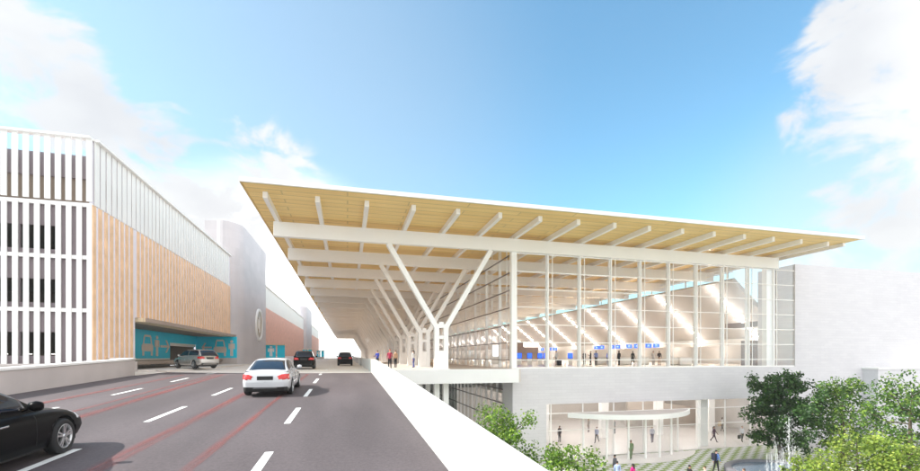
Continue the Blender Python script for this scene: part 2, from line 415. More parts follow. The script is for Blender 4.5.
# forked columns under every beam
fc0 = None
for i, y in enumerate(BEAMY):
    if fc0 is None:
        m = MB(); x = 8.24
        for s in (-1, 1):
            m.box(x+s*.42-.21, x+s*.42+.21, y-.28, y+.28, 0.0, 4.1)
            m.bar((x+s*.40, y, 3.75), (x+s*4.75, y, 11.098), .42, .56-.01, up=(0,1,0))
        m.box(x-.22, x+.22, y-.24, y+.24, 0, 1.7); m.box(x-.22, x+.22, y-.24, y+.24, 2.75, 3.05); m.box(x-.22, x+.22, y-.24, y+.24, 3.75, 4.3)
        m.box(x-.75, x+.75, y-.40, y+.40, 0, .05)
        fc0 = m.build('forked_column', WHITE2, T)
    else:
        c = fc0.copy(); COL.objects.link(c); c.location.y = y - Y0
# props below the deck
pr0 = None
for i in range(8):
    if pr0 is None:
        m = MB()
        for s in (-1, 1): m.box(8.24+s*.42-.23, 8.24+s*.42+.23, Y0-.3, Y0+.3, PZ, -1.182)
        pr0 = m.build('deck_support', WHITE2, T)
    else:
        c = pr0.copy(); COL.objects.link(c); c.location.y = 9.0*i
m = MB(); m.box(2.06, 15.18, 36.9, 36.997, -1.22, 0.03); m.build('deck_fascia', WHITE, T)

# front glass wall
GZ0, GZ1 = 0.03, ZD-.45
fc = None
for k in range(10):
    x = 15.4+3.5*k
    if fc is None:
        m = MB(); m.box(x-.11, x+.11, Y0+.28, Y0+.50, 0, BT); fc = m.build('facade_column', WHITE2, T)
    else:
        c = fc.copy(); COL.objects.link(c); c.location.x = x-15.4
m = MB(); m.box(15.1, 15.65, Y0+.0, Y0+.55, 0, BT+.3); m.build('corner_column', WHITE2, T, bevel=.02)
m = MB(); m.box(46.2, 47.35, Y0+.30, Y0+.9, 0.03, 12.3); m.build('end_column', WHITE2, T)
m = MB(); m.box(15.66, 49.96, Y0+.12, Y0+.14, GZ0, ZD-.02); m.build('front_glass', GLASS, T)
m = MB()
for k in range(10):
    x = 15.4+3.5*k
    if k: m.box(x+.44, x+.50, Y0+.05, Y0+.115, 0.0, ZD-.02)
    if k: m.box(x-.06, x+.06, Y0+.02, Y0+.115, 0.0, ZD-.02)
for z in [.82+1.7*k for k in range(7)]: m.box(15.66, 49.95, Y0+.06, Y0+.112, z-.035, z+.035)
m.box(15.66, 49.95, Y0+.03, Y0+.118, 0.0, .12)
m.build('front_mullions', WHITE2, T)
# side glass wall facing the forecourt road
m = MB(); m.box(15.37, 15.39, Y0+.56, 258, .03, ZD-.02); m.build('side_glass', GLASS, T)
m = MB()
for k in range(96):
    y = Y0 + 2.25*(k+1)
    w = .22 if k % 2 else .07
    m.box(15.40, 15.40+(.28 if k % 2 else .10), y-w/2, y+w/2, .0, BT)
m.build('side_mullions', WHITE2, T)
m = MB()
for z in [.82+1.7*k for k in range(7)]: m.box(15.27, 15.365, Y0+.56, 258, z-.04, z+.04)
m.build('side_rails', DARKRAIL, T)

# base wall with the lobby opening
OX0, OX1, OZ = 18.7, 48.6, -3.5
m = MB()
m.box(15.2, OX0, Y0-.0, Y0+2.6, PZ, -.003)
m.box(OX0+.001, OX1, Y0, Y0+.7, OZ, -.003)
m.box(OX1+.001, 50.0, Y0, Y0+.7, PZ, -.003)
base = m.build('base_wall', WALLB, T)
# right end wall: tall block wall with its return into the hall
m = MB(); m.box(50.0, 140, Y0, Y0+.7, PZ, 11.8); m.box(50.0, 50.6, Y0+.701, 43.2, 0, 11.8); m.build('end_wall', WALLB, T)
# lower storey side glass
m = MB(); m.box(15.37, 15.39, Y0+2.6, 150, PZ, -1.3); m.build('lower_side_glass', GLASS2, T)
m = MB()
for k in range(60): m.box(15.40, 15.62, Y0+3.4+1.9*k-.06, Y0+3.4+1.9*k+.06, PZ, -1.3)
m.build('lower_side_mullions', WHITE2, T)
m = MB()
for z in (-7.2, -5.4, -3.6, -2.2): m.box(15.27, 15.365, Y0+2.6, 150, z-.05, z+.05)
m.build('lower_side_rails', DARKRAIL, T)
# floors
m = MB(); m.box(15.41, 75, Y0+.72, 260, -.35, 0); m.build('hall_floor', FLOORM, T)
m = MB(); m.box(15.63, 75, Y0+.2, 120, PZ-.1, PZ+.02); m.build('lobby_floor', mat('lobby_floor', (.66, .63, .61), .35, .05, .4), T)
m = MB(); m.box(OX0, 60, Y0+.72, 75, -3.45, -3.2); m.build('lobby_ceiling', TANL, T)
m = MB(); m.box(15.65, 62, 62, 62.4, PZ+.02, -3.46); m.box(52, 52.4, Y0+.72, 62, PZ+.02, -3.46); m.build('lobby_back_wall', TAN, T)
m = MB(); m.prism([(37.5, 52, PZ+.02), (52, 52, PZ+.02), (52, 52, PZ+2.3), (37.5, 52, PZ+4.1)], (0, .3, 0)); m.build('lobby_ramp_wall', mat('lobby_grey_wall', (.42, .36, .31), .6, .05, .5), T)
lc = None
for x, y in ((38.4, Y0+1.5), (30.5, 47), (22.5, 47), (38.4, 47), (46.4, 47)):
    if lc is None:
        m = MB(); m.box(x-.48, x+.48, y-.35, y+.35, PZ+.02, OZ+.05); lc = m.build('lobby_column', WHITE2, T)
    else:
        c = lc.copy(); COL.objects.link(c); c.location = (x-38.4, y-Y0-1.5, 0)
m = MB(); m.box(OX0, OX1, Y0+.30, Y0+.32, PZ+.02, OZ); m.build('lobby_glass', GLASS2, T)
m = MB()
for x in [OX0+.6+k*3.5 for k in range(9)]: m.box(x-.05, x+.05, Y0+.22, Y0+.29, PZ, OZ)
for z in (PZ+1.1+1.6, OZ-.95): m.box(OX0, OX1, Y0+.23, Y0+.288, z-.04, z+.04)
m.build('lobby_mullions', WHITE2, T)
# hall: sloping soffit on the far side with rows of downlights, cream band, back wall
SX0, SZ0, SX1, SZ1 = 46.0, 10.6, 54.5, 3.7
m = MB(); m.prism([(SX0, 43.3, SZ0), (SX1, 43.3, SZ1), (SX1+.2, 43.3, SZ1+.4), (SX0+.5, 43.3, SZ0+.3)], (0, 215, 0)); m.build('sloping_soffit', TAN, T)
m = MB(); m.box(SX1-.2, SX1+.2, 43.3, 258, 2.7, SZ1-.02); m.build('cream_band', TANL, T)
m = MB(); m.box(58.5, 59, 43.3, 258, 0, 3.2); m.box(SX1+.21, 59, 43.3, 258, 3.0, 3.3); m.build('back_wall', TANL, T)
m = MB(); m.box(15.5, 60, 258.2, 258.8, 0, ZD-.02); m.build('far_wall', TANL, T)
m = MB(); m.box(50.0, 50.3, 43.3, 45.6, 0.001, 3.2); m.build('side_door', BROWN, T)
m = MB(); m.box(50.0, 50.25, 43.25, 48, 4.9, 5.6); m.build('service_hatch', BROWN, T)
m = MB(); m.box(46.25, 46.27, 43.3, 258, SZ0+.3, ZD-.02); m.build('clerestory_glass', GLASS, T)
m = MB()
for k in range(30): m.box(46.2, 46.32, 44+7*k, 44.14+7*k, SZ0+.3, ZD-.02)
m.box(46.15, 46.35, 43.3, 258, 11.6, 11.68)
m.build('clerestory_mullions', WHITE2, T)
nv = Vector((SZ0-SZ1, 0, SX1-SX0)).normalized()
dl = None
for r in range(10):
    y = 47.0 + 9.9*r
    for q in range(8):
        t = .05 + .9*q/7
        x, z = SX0+(SX1-SX0)*t, SZ0+(SZ1-SZ0)*t
        if dl is None:
            m = MB(); d = Vector((SX1-SX0, 0, SZ1-SZ0)).normalized(); e = Vector((0, 1, 0)); c0 = Vector((x, y, z)) - nv*.02
            m.prism([c0 + (d*math.cos(2*math.pi*k/12)*.3 + e*math.sin(2*math.pi*k/12)*.22) for k in range(12)], -nv*.03)
            dl = m.build('downlight', LAMP, T); o0 = Vector((x, y, z))
        else:
            c = dl.copy(); COL.objects.link(c); c.location = Vector((x, y, z)) - o0

for r in range(10, 21):  # lights added to brighten the dark far hall, without downlight fittings
    li = bpy.data.lights.new('hall_lamp_and_fill', 'POINT'); li.energy = 260; li.color = (1, .985, .965); li.shadow_soft_size = .2
    lo = bpy.data.objects.new('hall_lamp_and_fill', li); COL.objects.link(lo); lo.location = Vector(((SX0+SX1)/2, 47+9.9*r, (SZ0+SZ1)/2)) - nv*1.5
    lo.parent = T; lo.matrix_parent_inverse = world_of(T).inverted()
for r in range(21):  # unseen fill lights added in the recess behind the counters
    li = bpy.data.lights.new('counter_fill', 'POINT'); li.energy = 45; li.color = (1, .96, .9); li.shadow_soft_size = .15
    lo = bpy.data.objects.new('counter_fill', li); COL.objects.link(lo); lo.location = (56.6, 47+9.9*r, 2.7)
    lo.parent = T; lo.matrix_parent_inverse = world_of(T).inverted()
for ly in (43, 49, 56):  # fill lights added under the ceiling to brighten the lobby
    for lx_ in (21, 27, 33, 39, 45):
        li = bpy.data.lights.new('lobby_fill', 'POINT'); li.energy = 80; li.color = (1, .985, .965); li.shadow_soft_size = .25
        lo = bpy.data.objects.new('lobby_fill', li); COL.objects.link(lo); lo.location = (lx_, ly, -3.9)
        lo.parent = T; lo.matrix_parent_inverse = world_of(T).inverted()
for r in range(10):
    y = 47.0 + 9.9*r
    for q in range(8):
        t = .05 + .9*q/7
        li = bpy.data.lights.new('hall_lamp_and_fill', 'POINT'); li.energy = 24; li.color = (1, .985, .965); li.shadow_soft_size = .15
        lo = bpy.data.objects.new('hall_lamp_and_fill', li); COL.objects.link(lo)
        lo.location = Vector((SX0+(SX1-SX0)*t, y, SZ0+(SZ1-SZ0)*t)) - nv*.75
        lo.parent = T; lo.matrix_parent_inverse = world_of(T).inverted()

# lower wing in front of the end wall
m = MB(); m.box(60.6, 140, 36.9, Y0-.002, PZ, -.35)
w_ = m.build('low_block', WALLB); tag(w_, 'low white block-faced volume projecting in front of the tall wall at the right edge', 'annex')
m = MB(); m.box(60.45, 140, 36.78, Y0-.004, -.348, -.2); m.build('coping', WHITE, w_)

# ------------------------------------------------------------------ round entrance vestibule
V = empty('entrance_vestibule', (27.8, 41, PZ), 'round glazed entrance vestibule with a white ring canopy at the lobby', 'vestibule')
cx, cy, RV = 28.2, 44.8, 9.6
# the canopy is the part of a disc in front of the lobby glass
ah = math.acos((cy-Y0+.02)/RV); arc = [-math.pi/2 - ah + 2*ah*k/40 for k in range(41)]
seg = lambda r_: [(cx + r_*math.cos(t), min(Y0-.02, cy + r_*math.sin(t))) for t in arc]
m = MB(); m.prism([(x, y, PZ+4.30) for x, y in seg(RV-.1)], (0, 0, .12)); m.build('canopy_top', GREYCON, V)
m = MB(); a_, b_ = seg(RV), seg(RV-.15)
for k in range(40): m.prism([(*a_[k], PZ+4.0), (*a_[k+1], PZ+4.0), (*b_[k+1], PZ+4.0), (*b_[k], PZ+4.0)], (0, 0, .46))
m.build('ring_canopy', WHITE, V)
m = MB(); m.prism([(x, y, PZ+4.02) for x, y in seg(RV-.17)], (0, 0, .05)); m.build('canopy_soffit', TANL, V)
m = MB(); m.lathe([(RV-1.25, .04), (RV-1.25, 4.0), (RV-1.27, 4.0), (RV-1.27, .04)], (cx, cy, PZ), 40, a0=R(227), a1=R(313)); m.build('drum_glass', GLASS2, V)
dp = None
for k, a in enumerate([R(q) for q in (229, 244, 258, 270, 282, 296, 311)]):
    if dp is None:
        m = MB(); m.box(-.07, .07, -.07, .07, .02, 4.01); dp = m.build('post', WHITE2, V); dp.matrix_parent_inverse = Matrix.Identity(4)
    else: dp2 = dp.copy(); COL.objects.link(dp2)
    (dp if k == 0 else dp2).location = (cx-27.8+(RV-1.1)*math.cos(a), cy-41+(RV-1.1)*math.sin(a), 0)
m = MB(); m.prism([(x, y, PZ+.004) for x, y in seg(RV+.5)], (0, 0, .03)); m.build('threshold', mat('threshold_stone', (.62, .58, .56), .5, .05, .5), V)
m = MB(); m.box(cx-.03, cx+.03, cy-RV+1.4, Y0-.1, PZ+.06, PZ+3.9); m.box(cx-1.2, cx+1.2, Y0-1.0, Y0-.95, PZ+.06, PZ+3.9); m.build('door_leaves', GLASS2, V)

# ------------------------------------------------------------------ parking garages
def fins_x(mb, x0, x1, y, z0, z1, step, w, dep, mi=0):
    n_ = int((x1-x0)/step)
    for i in range(n_+1):
        x = x1 - w/2 - i*step
        mb.box(x-w/2, x+w/2, y-dep, y, z0, z1, mi)
def fins_y(mb, x, y0, y1, z0, z1, step, w, dep, mi=0, skip=None):
    n_ = int((y1-y0-w)/step)
    for i in range(n_+1):
        y = y0 + w/2 + i*step
        if skip and skip(i): continue
        mb.box(x, x+dep, y-w/2, y+w/2, z0, z1, mi)
GX = -16.0; ZT, ZW = 15.3, 10.98
G = empty('parking_garage', (-24, 40, 0), 'multi-storey garage with white front fins and orange timber side slats, nearest on the left', 'garage', 'garage sections along the road')
LED = [.78, 4.17, 7.59, 10.98]
m = MB(); fins_x(m, -46, GX, 33.1, .7, ZW-.0, .56, .28, .07)
m.build('front_fins', WHITE, G)
m = MB(); fins_x(m, -46, GX, 33.1, ZW+.2, ZT-.1, .56, .31, .07); m.build('upper_front_fins', WHITE, G)
m = MB()
m.box(-46, GX-.001, 32.82, 33.35, ZT-.1, ZT+.05)
m.box(GX-.28, GX+.26, 33.36, 67, ZT-.1, ZT+.05); m.build('top_rail', WHITE, G)
m = MB()
for z in LED[1:]: m.box(-46, GX-.02, 33.101, 33.3, z-.14, z+.10)
m.build('front_ledge', WHITE, G)
m = MB()
x = GX-.3; 
for zi, z in enumerate(LED):
    top = (LED[zi+1]-.16 if zi < 3 else 14.1)
    # upper half of each storey: solid mauve; lower half open except near the corner piers
    lo = z+1.55
    if zi == 3: m.box(-46, x, 33.35, 33.5, ZW+1.75, 14.2); m.box(-46, x, 33.36, 33.5, ZW-.3, ZW+.2)
    else:
        m.box(-46, x, 33.35, 33.5, z+1.95, top+.2)
        m.box(-46, x, 33.35, 33.5, z-.15, z+.45)
        m.box(-18.05, x, 33.352, 33.5, z+.45, z+1.95)
        for k in range(5): m.box(-20.35-5*k, -20.0-5*k, 33.352, 33.5, z+.45, z+1.95)
m.build('front_panels', MAUVE, G)
m = MB()
for z in LED: m.box(-46, GX-.7, 33.6, 66, z-.3, z-.0)
m.build('floor_slab', mat('garage_slab', (.30, .24, .20), .8, .1, .5), G)
m = MB(); m.box(-46, GX-.4, 33.51, 33.58, ZW+.2, ZW+1.8); m.box(-46, -45.5, 33.6, 66, 0, 13.8); m.box(-46, -20.7, 50, 50.3, 0, 13.8); m.box(-46, -20.2, 65.6, 66, 0, 13.8); m.build('inner_wall', mat('garage_inner', (.32, .25, .20), .8, .1, .5), G)
m = MB(); m.box(-46, GX-.05, 32.9, 33.34, -3, .62); m.box(GX-.6, GX+.2, 33.342, 38.8, -.02, .78); m.box(-46, GX-.05, 32.8, 33.345, .62, .72); m.build('plinth', GREYCON, G)
# small round lamps inside the lowest deck
lm = None
for k in range(9):
    x = -17.6-1.3*k
    if lm is None:
        m = MB(); m.lathe([(.001, 0), (.12, 0), (.12, .03), (.001, .03)], (x, 34.6, 1.32), 10); lm = m.build('deck_lamp', LIGHTBOX, G); lx = x
    else: c = lm.copy(); COL.objects.link(c); c.location.x = x-lx
# side: backing wall, timber slats, white fins
NY0, NY1, NZ = 38.9, 66.4, 3.9
m = MB(); m.box(GX-.5, GX, 33.36, NY0, .78, ZW); m.box(GX-.5, GX, NY0, 67, NZ+.305, ZW); m.box(GX-.28, GX-.06, 33.36, 67, ZW, ZT-.12); m.build('side_backing', SCREENBK, G)
m = MB(); fins_y(m, GX+.001, 33.06, NY0, .8, ZW, .72, .38, .05); fins_y(m, GX+.001, NY0+.3, 67, NZ+.33, ZW, .72, .38, .05)
m.build('timber_slats', TIMBER, G)
m = MB(); fins_y(m, GX-.03, 33.36, 67, ZW+.05, ZT-.1, .72, .56, .05); m.build('side_fins', WHITE, G)
m = MB()
for i in (1, 2, 3, 6, 7, 9, 12, 13, 14, 18, 19, 23, 24, 28, 31, 36): m.box(GX-.055, GX-.045, 33.36+.72*i+.561, 33.36+.72*i+.719, ZW+.8, 13.2)
m.build('vent_slots', MAUVE, G)
# entrance notch
m = MB(); m.box(-20.5, GX+.6, NY0+.4, 67.4, NZ, NZ+.30); m.build('entrance_soffit', plank_mat('soffit_boards', (.80, .66, .46), (.74, .60, .40), 'X', .4, 6), G)
m = MB(); m.box(GX+.6, GX+.7, NY0+.3, 67.5, NZ-.02, NZ+.30); m.build('entrance_fascia', mat('fascia_brown', (.36, .28, .24), .5, .08, 1), G)
SGN = MB(); SGN.box(-20.6, -20.0, NY0, 57.2, .95, NZ-.01); SGN.box(-20.6, -20.0, 57.2, 66.0, 2.75, NZ-.01); sgn = SGN.build('blue_side_panel', BLUE, G)
m = MB(); m.box(-20.6, -20.0, NY0, 57.2, 0, .95); m.box(-20.62, -20.02, 57.2, 66.0, 2.4, 2.749); m.build('entrance_wall', TANL, G)
m = MB(); m.box(-20.0, -14.95, 66.0, 66.4, .95, NZ-.01); ends = m.build('blue_end_panel', BLUE, G)
m = MB(); m.box(-20.0, -14.95, 66.0, 66.4, 0, .95); m.build('entrance_end_wall', GREYCON, G)
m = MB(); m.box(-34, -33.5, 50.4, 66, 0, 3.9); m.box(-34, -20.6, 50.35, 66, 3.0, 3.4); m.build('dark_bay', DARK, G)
bl = None
for k in range(4):  # glowing boxes stand in for spots of light inside the dark bay
    if bl is None: m = MB(); m.box(-33.4, -33.3, 55, 56.2, 1.3, 2.3); bl = m.build('bay_glow_panel', LIGHTBOX, G)
    else: c = bl.copy(); COL.objects.link(c); c.location.y = 2.7*k

# icons: 2-D shapes placed on a panel by (origin, right, up)
def ico_poly(mb, o, r, u, pts, nrm, th=.03):
    P = [Vector(o) + Vector(r)*a + Vector(u)*b for a, b in pts]; mb.prism(P, Vector(nrm)*th)
def car_icon(mb, o, r, u, n, s):
    for pts in ([(-.5,.25),(.5,.25),(.55,.33),(.55,.6),(.45,.7),(-.45,.7),(-.55,.6),(-.55,.33)],
                [(-.5,0),(-.33,0),(-.33,.24),(-.5,.24)], [(.33,0),(.5,0),(.5,.24),(.33,.24)],
                [(-.44,.705),(-.34,.705),(-.26,1.1),(-.36,1.1)], [(.34,.705),(.44,.705),(.36,1.1),(.26,1.1)],
                [(-.36,1.105),(.36,1.105),(.28,1.22),(-.28,1.22)]):
        ico_poly(mb, o, r, u, [(a*s, b*s) for a, b in pts], n)
def man_icon(mb, o, r, u, n, s):
    for pts in ([(-.1,0),(-.01,0),(-.01,.6),(-.1,.6)], [(.01,0),(.1,0),(.1,.6),(.01,.6)], [(-.13,.605),(.13,.605),(.13,1.0),(-.13,1.0)],
                [(-.22,.55),(-.15,.55),(-.15,.98),(-.22,.98)], [(.15,.55),(.22,.55),(.22,.98),(.15,.98)],
                [(.11*math.cos(k*math.pi/5), 1.15+.11*math.sin(k*math.pi/5)) for k in range(10)]):
        ico_poly(mb, o, r, u, [(a*s, b*s) for a, b in pts], n)
def arrow_icon(mb, o, r, u, n, s, d=1):
    for pts in ([(-.5,.55),(.35,.55),(.35,.69),(-.5,.69)], [(.1,1.02),(.36,.6901),(.54,.69),(.28,1.02)], [(.1,.22),(.28,.22),(.54,.55),(.36,.5499)],
                [(.3501,.55),(.54,.55),(.60,.62),(.54,.69),(.3501,.69)]):
        ico_poly(mb, o, r, u, [(a*s*d, b*s) for a, b in pts], n)
s = 1.75
rr, uu, nn = (0, 1, 0), (0, 0, 1), (1, 0, 0)
m = MB(); car_icon(m, (-19.995, 51.3, 1.25), (0, 1.35, 0), uu, nn, s); m.build('car_symbol', ICON, sgn)
m = MB(); man_icon(m, (-19.995, 53.6, 1.2), (0, 1.5, 0), uu, nn, s); m.build('person_symbol', ICON, sgn)
m = MB(); arrow_icon(m, (-19.995, 55.6, 1.2), (0, 1.3, 0), uu, nn, s); m.build('arrow_symbol', ICON, sgn)
rr, nn = (1, 0, 0), (0, -1, 0)
m = MB(); arrow_icon(m, (-18.6, 65.995, 1.45), (.75, 0, 0), uu, nn, 1.5, -1); m.build('arrow_symbol', ICON, ends)
m = MB(); car_icon(m, (-17.0, 65.995, 1.2), (.78, 0, 0), uu, nn, 1.85); m.build('car_symbol', ICON, ends)
m = MB(); man_icon(m, (-15.55, 65.995, 1.2), rr, uu, nn, 1.75); m.build('person_symbol', ICON, ends)

# stair towers: rounded front corner, sloping face carries a round emblem
def tower(y0, y1, h, label, emblem):
    t = empty('stair_tower', (-17, y0, 0), label, 'tower', 'stair towers between the garage sections')
    rad = 2.2; xf = -14.9; xb = -19.5
    pl = [(xb, y1), (xb, y0+.4)] + [(xf-rad+rad*math.cos(a), y0+rad*1.6+rad*1.6*math.sin(a)) for a in [R(-110+10*k) for k in range(12)]] + [(xf, y1)]
    m = MB(); m.prism([(x, y, 0) for x, y in pl], (0, 0, h)); m.build('tower_wall', TOWERM, t)
    if emblem:
        yc = y0 + 13.5; zc = 6.6
        m = MB(); m.lathe([(2.75, 0), (2.75, .22), (2.35, .26), (2.3, .2), (2.3, 0)], (xf+.0, yc, zc), 40, axis='X'); e = m.build('emblem_ring', EMBLW, t)
        m = MB(); m.lathe([(2.29, 0), (2.29, .12), (.01, .13)], (xf+.0, yc, zc), 40, axis='X'); e2 = m.build('emblem_disc', EMBLG, t)
        m = MB()
        m.prism([(xf+.14, yc-.3, zc-1.4), (xf+.14, yc+.5, zc-1.2), (xf+.14, yc+.3, zc+1.5), (xf+.14, yc-.2, zc+1.2)], (.06, 0, 0))
        m.prism([(xf+.14, yc-1.3, zc-.5), (xf+.14, yc-.7, zc-.8), (xf+.14, yc-.6, zc+.7), (xf+.14, yc-1.1, zc+.9)], (.06, 0, 0)); m.build('emblem_figure', EMBLW, e2)
    return t
tower(67.6, 88, 20.4, 'tall grey rounded stair tower bearing a large round emblem', True)
tower(172, 196, 20.0, 'smaller-looking distant stair tower beyond the haze-tinted garage wall', False)
# further garage sections (distance haze put into the timber colour as pink)
def garage2(y0, y1, label):
    g2 = empty('parking_garage', (-22, y0, 0), label, 'garage', 'garage sections along the road')
    m = MB(); m.box(-40, GX, y0, y1, .0, ZW); m.box(-40, GX-.1, y0, y1, ZW, ZT-.12); m.build('side_backing', SCREENBK, g2)
    m = MB(); fins_y(m, GX+.001, y0+.1, y1, 1.2, ZW, .9, .62, .05); m.build('timber_slats', TIMBERHZ, g2)
    m = MB(); fins_y(m, GX-.08, y0+.1, y1, ZW+.05, ZT-.1, .9, .78, .05); m.box(GX-.25, GX+.22, y0, y1, ZT-.1, ZT+.05); m.build('side_fins', WHITE, g2)
    return g2
garage2(88.05, 172.0, 'second garage section with timber slats tinted pink for haze just beyond the emblem tower')
garage2(196.05, 262.0, 'furthest garage section, a sliver of haze-tinted slats behind the distant tower')
def sign_portal(y, x0, x1, label, icon):
    t = empty('entrance_sign', ((x0+x1)/2, y, 0), label, 'sign', 'blue entrance signs further along the garages')
    xm = x0+(x1-x0)*.56
    m = MB(); m.box(x0, xm-.15, y, y+.3, .9, 3.35); pa = m.build('left_panel', BLUE, t)
    m = MB(); m.box(xm+.15, x1, y, y+.3, .9, 3.35); m.build('right_panel', BLUE, t)
    m = MB(); m.box(x0, x1, y-.02, y+.34, 0, .9); m.build('plinth', GREYCON, t)
    m = MB(); m.box(x0-.4, x1+.2, y-.6, y+.6, 3.37, 3.55); m.build('canopy', mat('sign_canopy', (.70, .52, .34), .5, .05, 1), t)
    if icon:
        m = MB(); man_icon(m, ((x0+xm)/2, y-.002, 1.15), (1.6, 0, 0), uu, nn, 1.6); m.build('person_symbol', WHITE, pa)
sign_portal(92, -15.6, -12.1, 'blue two-panel entrance sign at the foot of the emblem tower', True)
sign_portal(150, -14.2, -11.4, 'small blue entrance sign far along the pink garage wall', True)
sign_portal(186, -12.2, -9.3, 'tiny blue entrance sign at the far end beyond the second tower', True)

# the air between the camera and the far end of the terminal
m = MB(); m.box(-60, 150, -30, 340, PZ-1.0, 21.5); hz = m.build('haze', DARK); tag(hz, kind='stuff')
hm_ = bpy.data.materials.new('haze_air'); hm_.use_nodes = True; hn = hm_.node_tree; hn.nodes.clear()
ho = hn.nodes.new('ShaderNodeOutputMaterial'); hv = hn.nodes.new('ShaderNodeVolumePrincipled'); hv.inputs['Color'].default_value = (.97, .96, .96, 1); hv.inputs['Density'].default_value = HAZE; hv.inputs['Anisotropy'].default_value = 0.3
hn.links.new(hv.outputs[0], ho.inputs['Volume']); hz.data.materials[0] = hm_
# ------------------------------------------------------------------ cars
def interp(tab, t):
    """smooth (Catmull-Rom) interpolation of rows (t, a, b, ...)"""
    n = len(tab); i = 0
    while i < n-2 and t > tab[i+1][0]: i += 1
    p0, p1, p2, p3 = tab[max(i-1,0)], tab[i], tab[i+1], tab[min(i+2,n-1)]
    u = max(0, min(1, (t-p1[0])/(p2[0]-p1[0]))); out = []
    for k in range(1, len(p1)):
        m1 = (p2[k]-p0[k])/max(1e-6, p2[0]-p0[0])*(p2[0]-p1[0]); m2 = (p3[k]-p1[k])/max(1e-6, p3[0]-p1[0])*(p2[0]-p1[0])
        out.append((2*u**3-3*u*u+1)*p1[k] + (u**3-2*u*u+u)*m1 + (-2*u**3+3*u*u)*p2[k] + (u**3-u*u)*m2)
    return out
def smooth01(a, b, x):
    t = max(0, min(1, (x-a)/(b-a))); return t*t*(3-2*t)
class Grid:
    """closed surface of R rings x K points; patches of it become separate parts"""
    def __init__(self, rings): self.r = rings; self.R = len(rings); self.K = len(rings[0])
    def faces(self): return [(i*self.K+k, i*self.K+(k+1) % self.K, (i+1)*self.K+(k+1) % self.K, (i+1)*self.K+k) for i in range(self.R-1) for k in range(self.K)]
    def verts(self): return [v for r in self.r for v in r]
    def patch(self, cond, off):
        V_ = [Vector(v) for v in self.verts()]; sel = []
        for f in self.faces():
            c = sum((V_[i] for i in f), Vector())/4
            if cond(c.x, c.y, c.z): sel.append(f)
        nrm = {}
        for f in sel:
            n = (V_[f[2]]-V_[f[0]]).cross(V_[f[3]]-V_[f[1]])
            c = sum((V_[i] for i in f), Vector())/4
            if n.dot(c - Vector((0, c.y*.7, .65))) < 0: n = -n
            for i in f: nrm[i] = nrm.get(i, Vector()) + n
        ix = {}; m = MB(); vs = []
        for i, n in nrm.items(): ix[i] = len(vs); vs.append(V_[i] + n.normalized()*off)
        for i, n in nrm.items(): vs.append(V_[i] - n.normalized()*.012)
        h = len(ix); fs = [tuple(ix[i] for i in f) for f in sel]
        edges = {}
        for f in fs:
            for a, b in zip(f, f[1:]+f[:1]): edges[(a, b)] = 1
        fs += [(b, a, a+h, b+h) for a, b in list(edges) if (b, a) not in edges]
        if vs: m.add(vs, fs, 0, True)
        return m
def car_wheel(parent, x, y, r):
    s = 1 if x > 0 else -1
    m = MB(); m.lathe([(r*.66, -.01*s), (r*.70, .012*s), (r*.90, .012*s), (r*.985, -.02*s), (r, -.05*s), (r, -.18*s), (r*.9, -.22*s), (.02, -.22*s)], (x, y, r), 32, axis='X')
    w = m.build('wheel', RUBBER, parent)
    m = MB(); m.lathe([(r*.69, .004*s), (r*.66, .012*s), (r*.62, .0), (r*.62, -.06*s)], (x, y, r), 32, axis='X')
    m.lathe([(r*.15, -.04*s), (r*.14, .004*s), (.01, .008*s)], (x, y, r), 14, axis='X')
    for k in range(5):
        for d in (-.17, .17):
            a = 2*math.pi*k/5 + .3
            p = Vector((x - .016*s, y + r*.13*math.cos(a+d*1.5), r + r*.13*math.sin(a+d*1.5))); q = Vector((x - .004*s, y + r*.65*math.cos(a+d), r + r*.65*math.sin(a+d)))
            m.bar(p, q, .034, .03, up=(1,0,0))
    m.build('rim', ALLOY, w)
    m = MB(); m.lathe([(r*.62, -.06*s), (.01, -.065*s)], (x, y, r), 28, axis='X'); m.build('brake_disc', TRIM, w)
def car_data(style):
    if style == 'sedan':
        return dict(L=(-2.42, 2.42), st=[(-2.42,.72,.30,.93),(-2.30,.815,.26,.97),(-2.05,.875,.22,1.00),(-1.5,.905,.19,1.00),(-.6,.915,.18,.965),(.4,.915,.18,.945),(1.1,.91,.18,.925),(1.7,.895,.19,.86),(2.1,.855,.21,.78),(2.32,.79,.24,.70),(2.42,.70,.28,.62)],
            cab=[(-1.90,0,.79),(-1.56,.20,.80),(-1.1,.40,.80),(-.65,.475,.80),(-.2,.49,.80),(.12,.47,.80),(.54,.30,.795),(1.02,0,.78)], zb=lambda y: .975-.02*(y+.6), wr=.60, wz=(-1.84,-1.06,.07,.97), r=.34, ax=(-1.40,1.53), tail=(.70,.90), pil=-.40)
    return dict(L=(-2.32, 2.36), st=[(-2.32,.76,.38,1.10),(-2.2,.845,.32,1.13),(-1.95,.895,.28,1.14),(-1.4,.925,.25,1.12),(-.4,.93,.24,1.08),(.6,.93,.24,1.05),(1.15,.925,.24,1.03),(1.7,.905,.25,.97),(2.05,.865,.28,.89),(2.26,.80,.32,.80),(2.36,.72,.36,.72)],
        cab=[(-2.24,0,.80),(-2.0,.30,.82),(-1.75,.50,.82),(-1.2,.56,.82),(0,.585,.82),(.4,.56,.82),(.85,.34,.81),(1.36,0,.79)], zb=lambda y: 1.09-.02*(y+.6), wr=.66, wz=(-2.22,-1.78,.36,1.30), r=.37, ax=(-1.38,1.42), tail=(.86,1.06), pil=-.35)
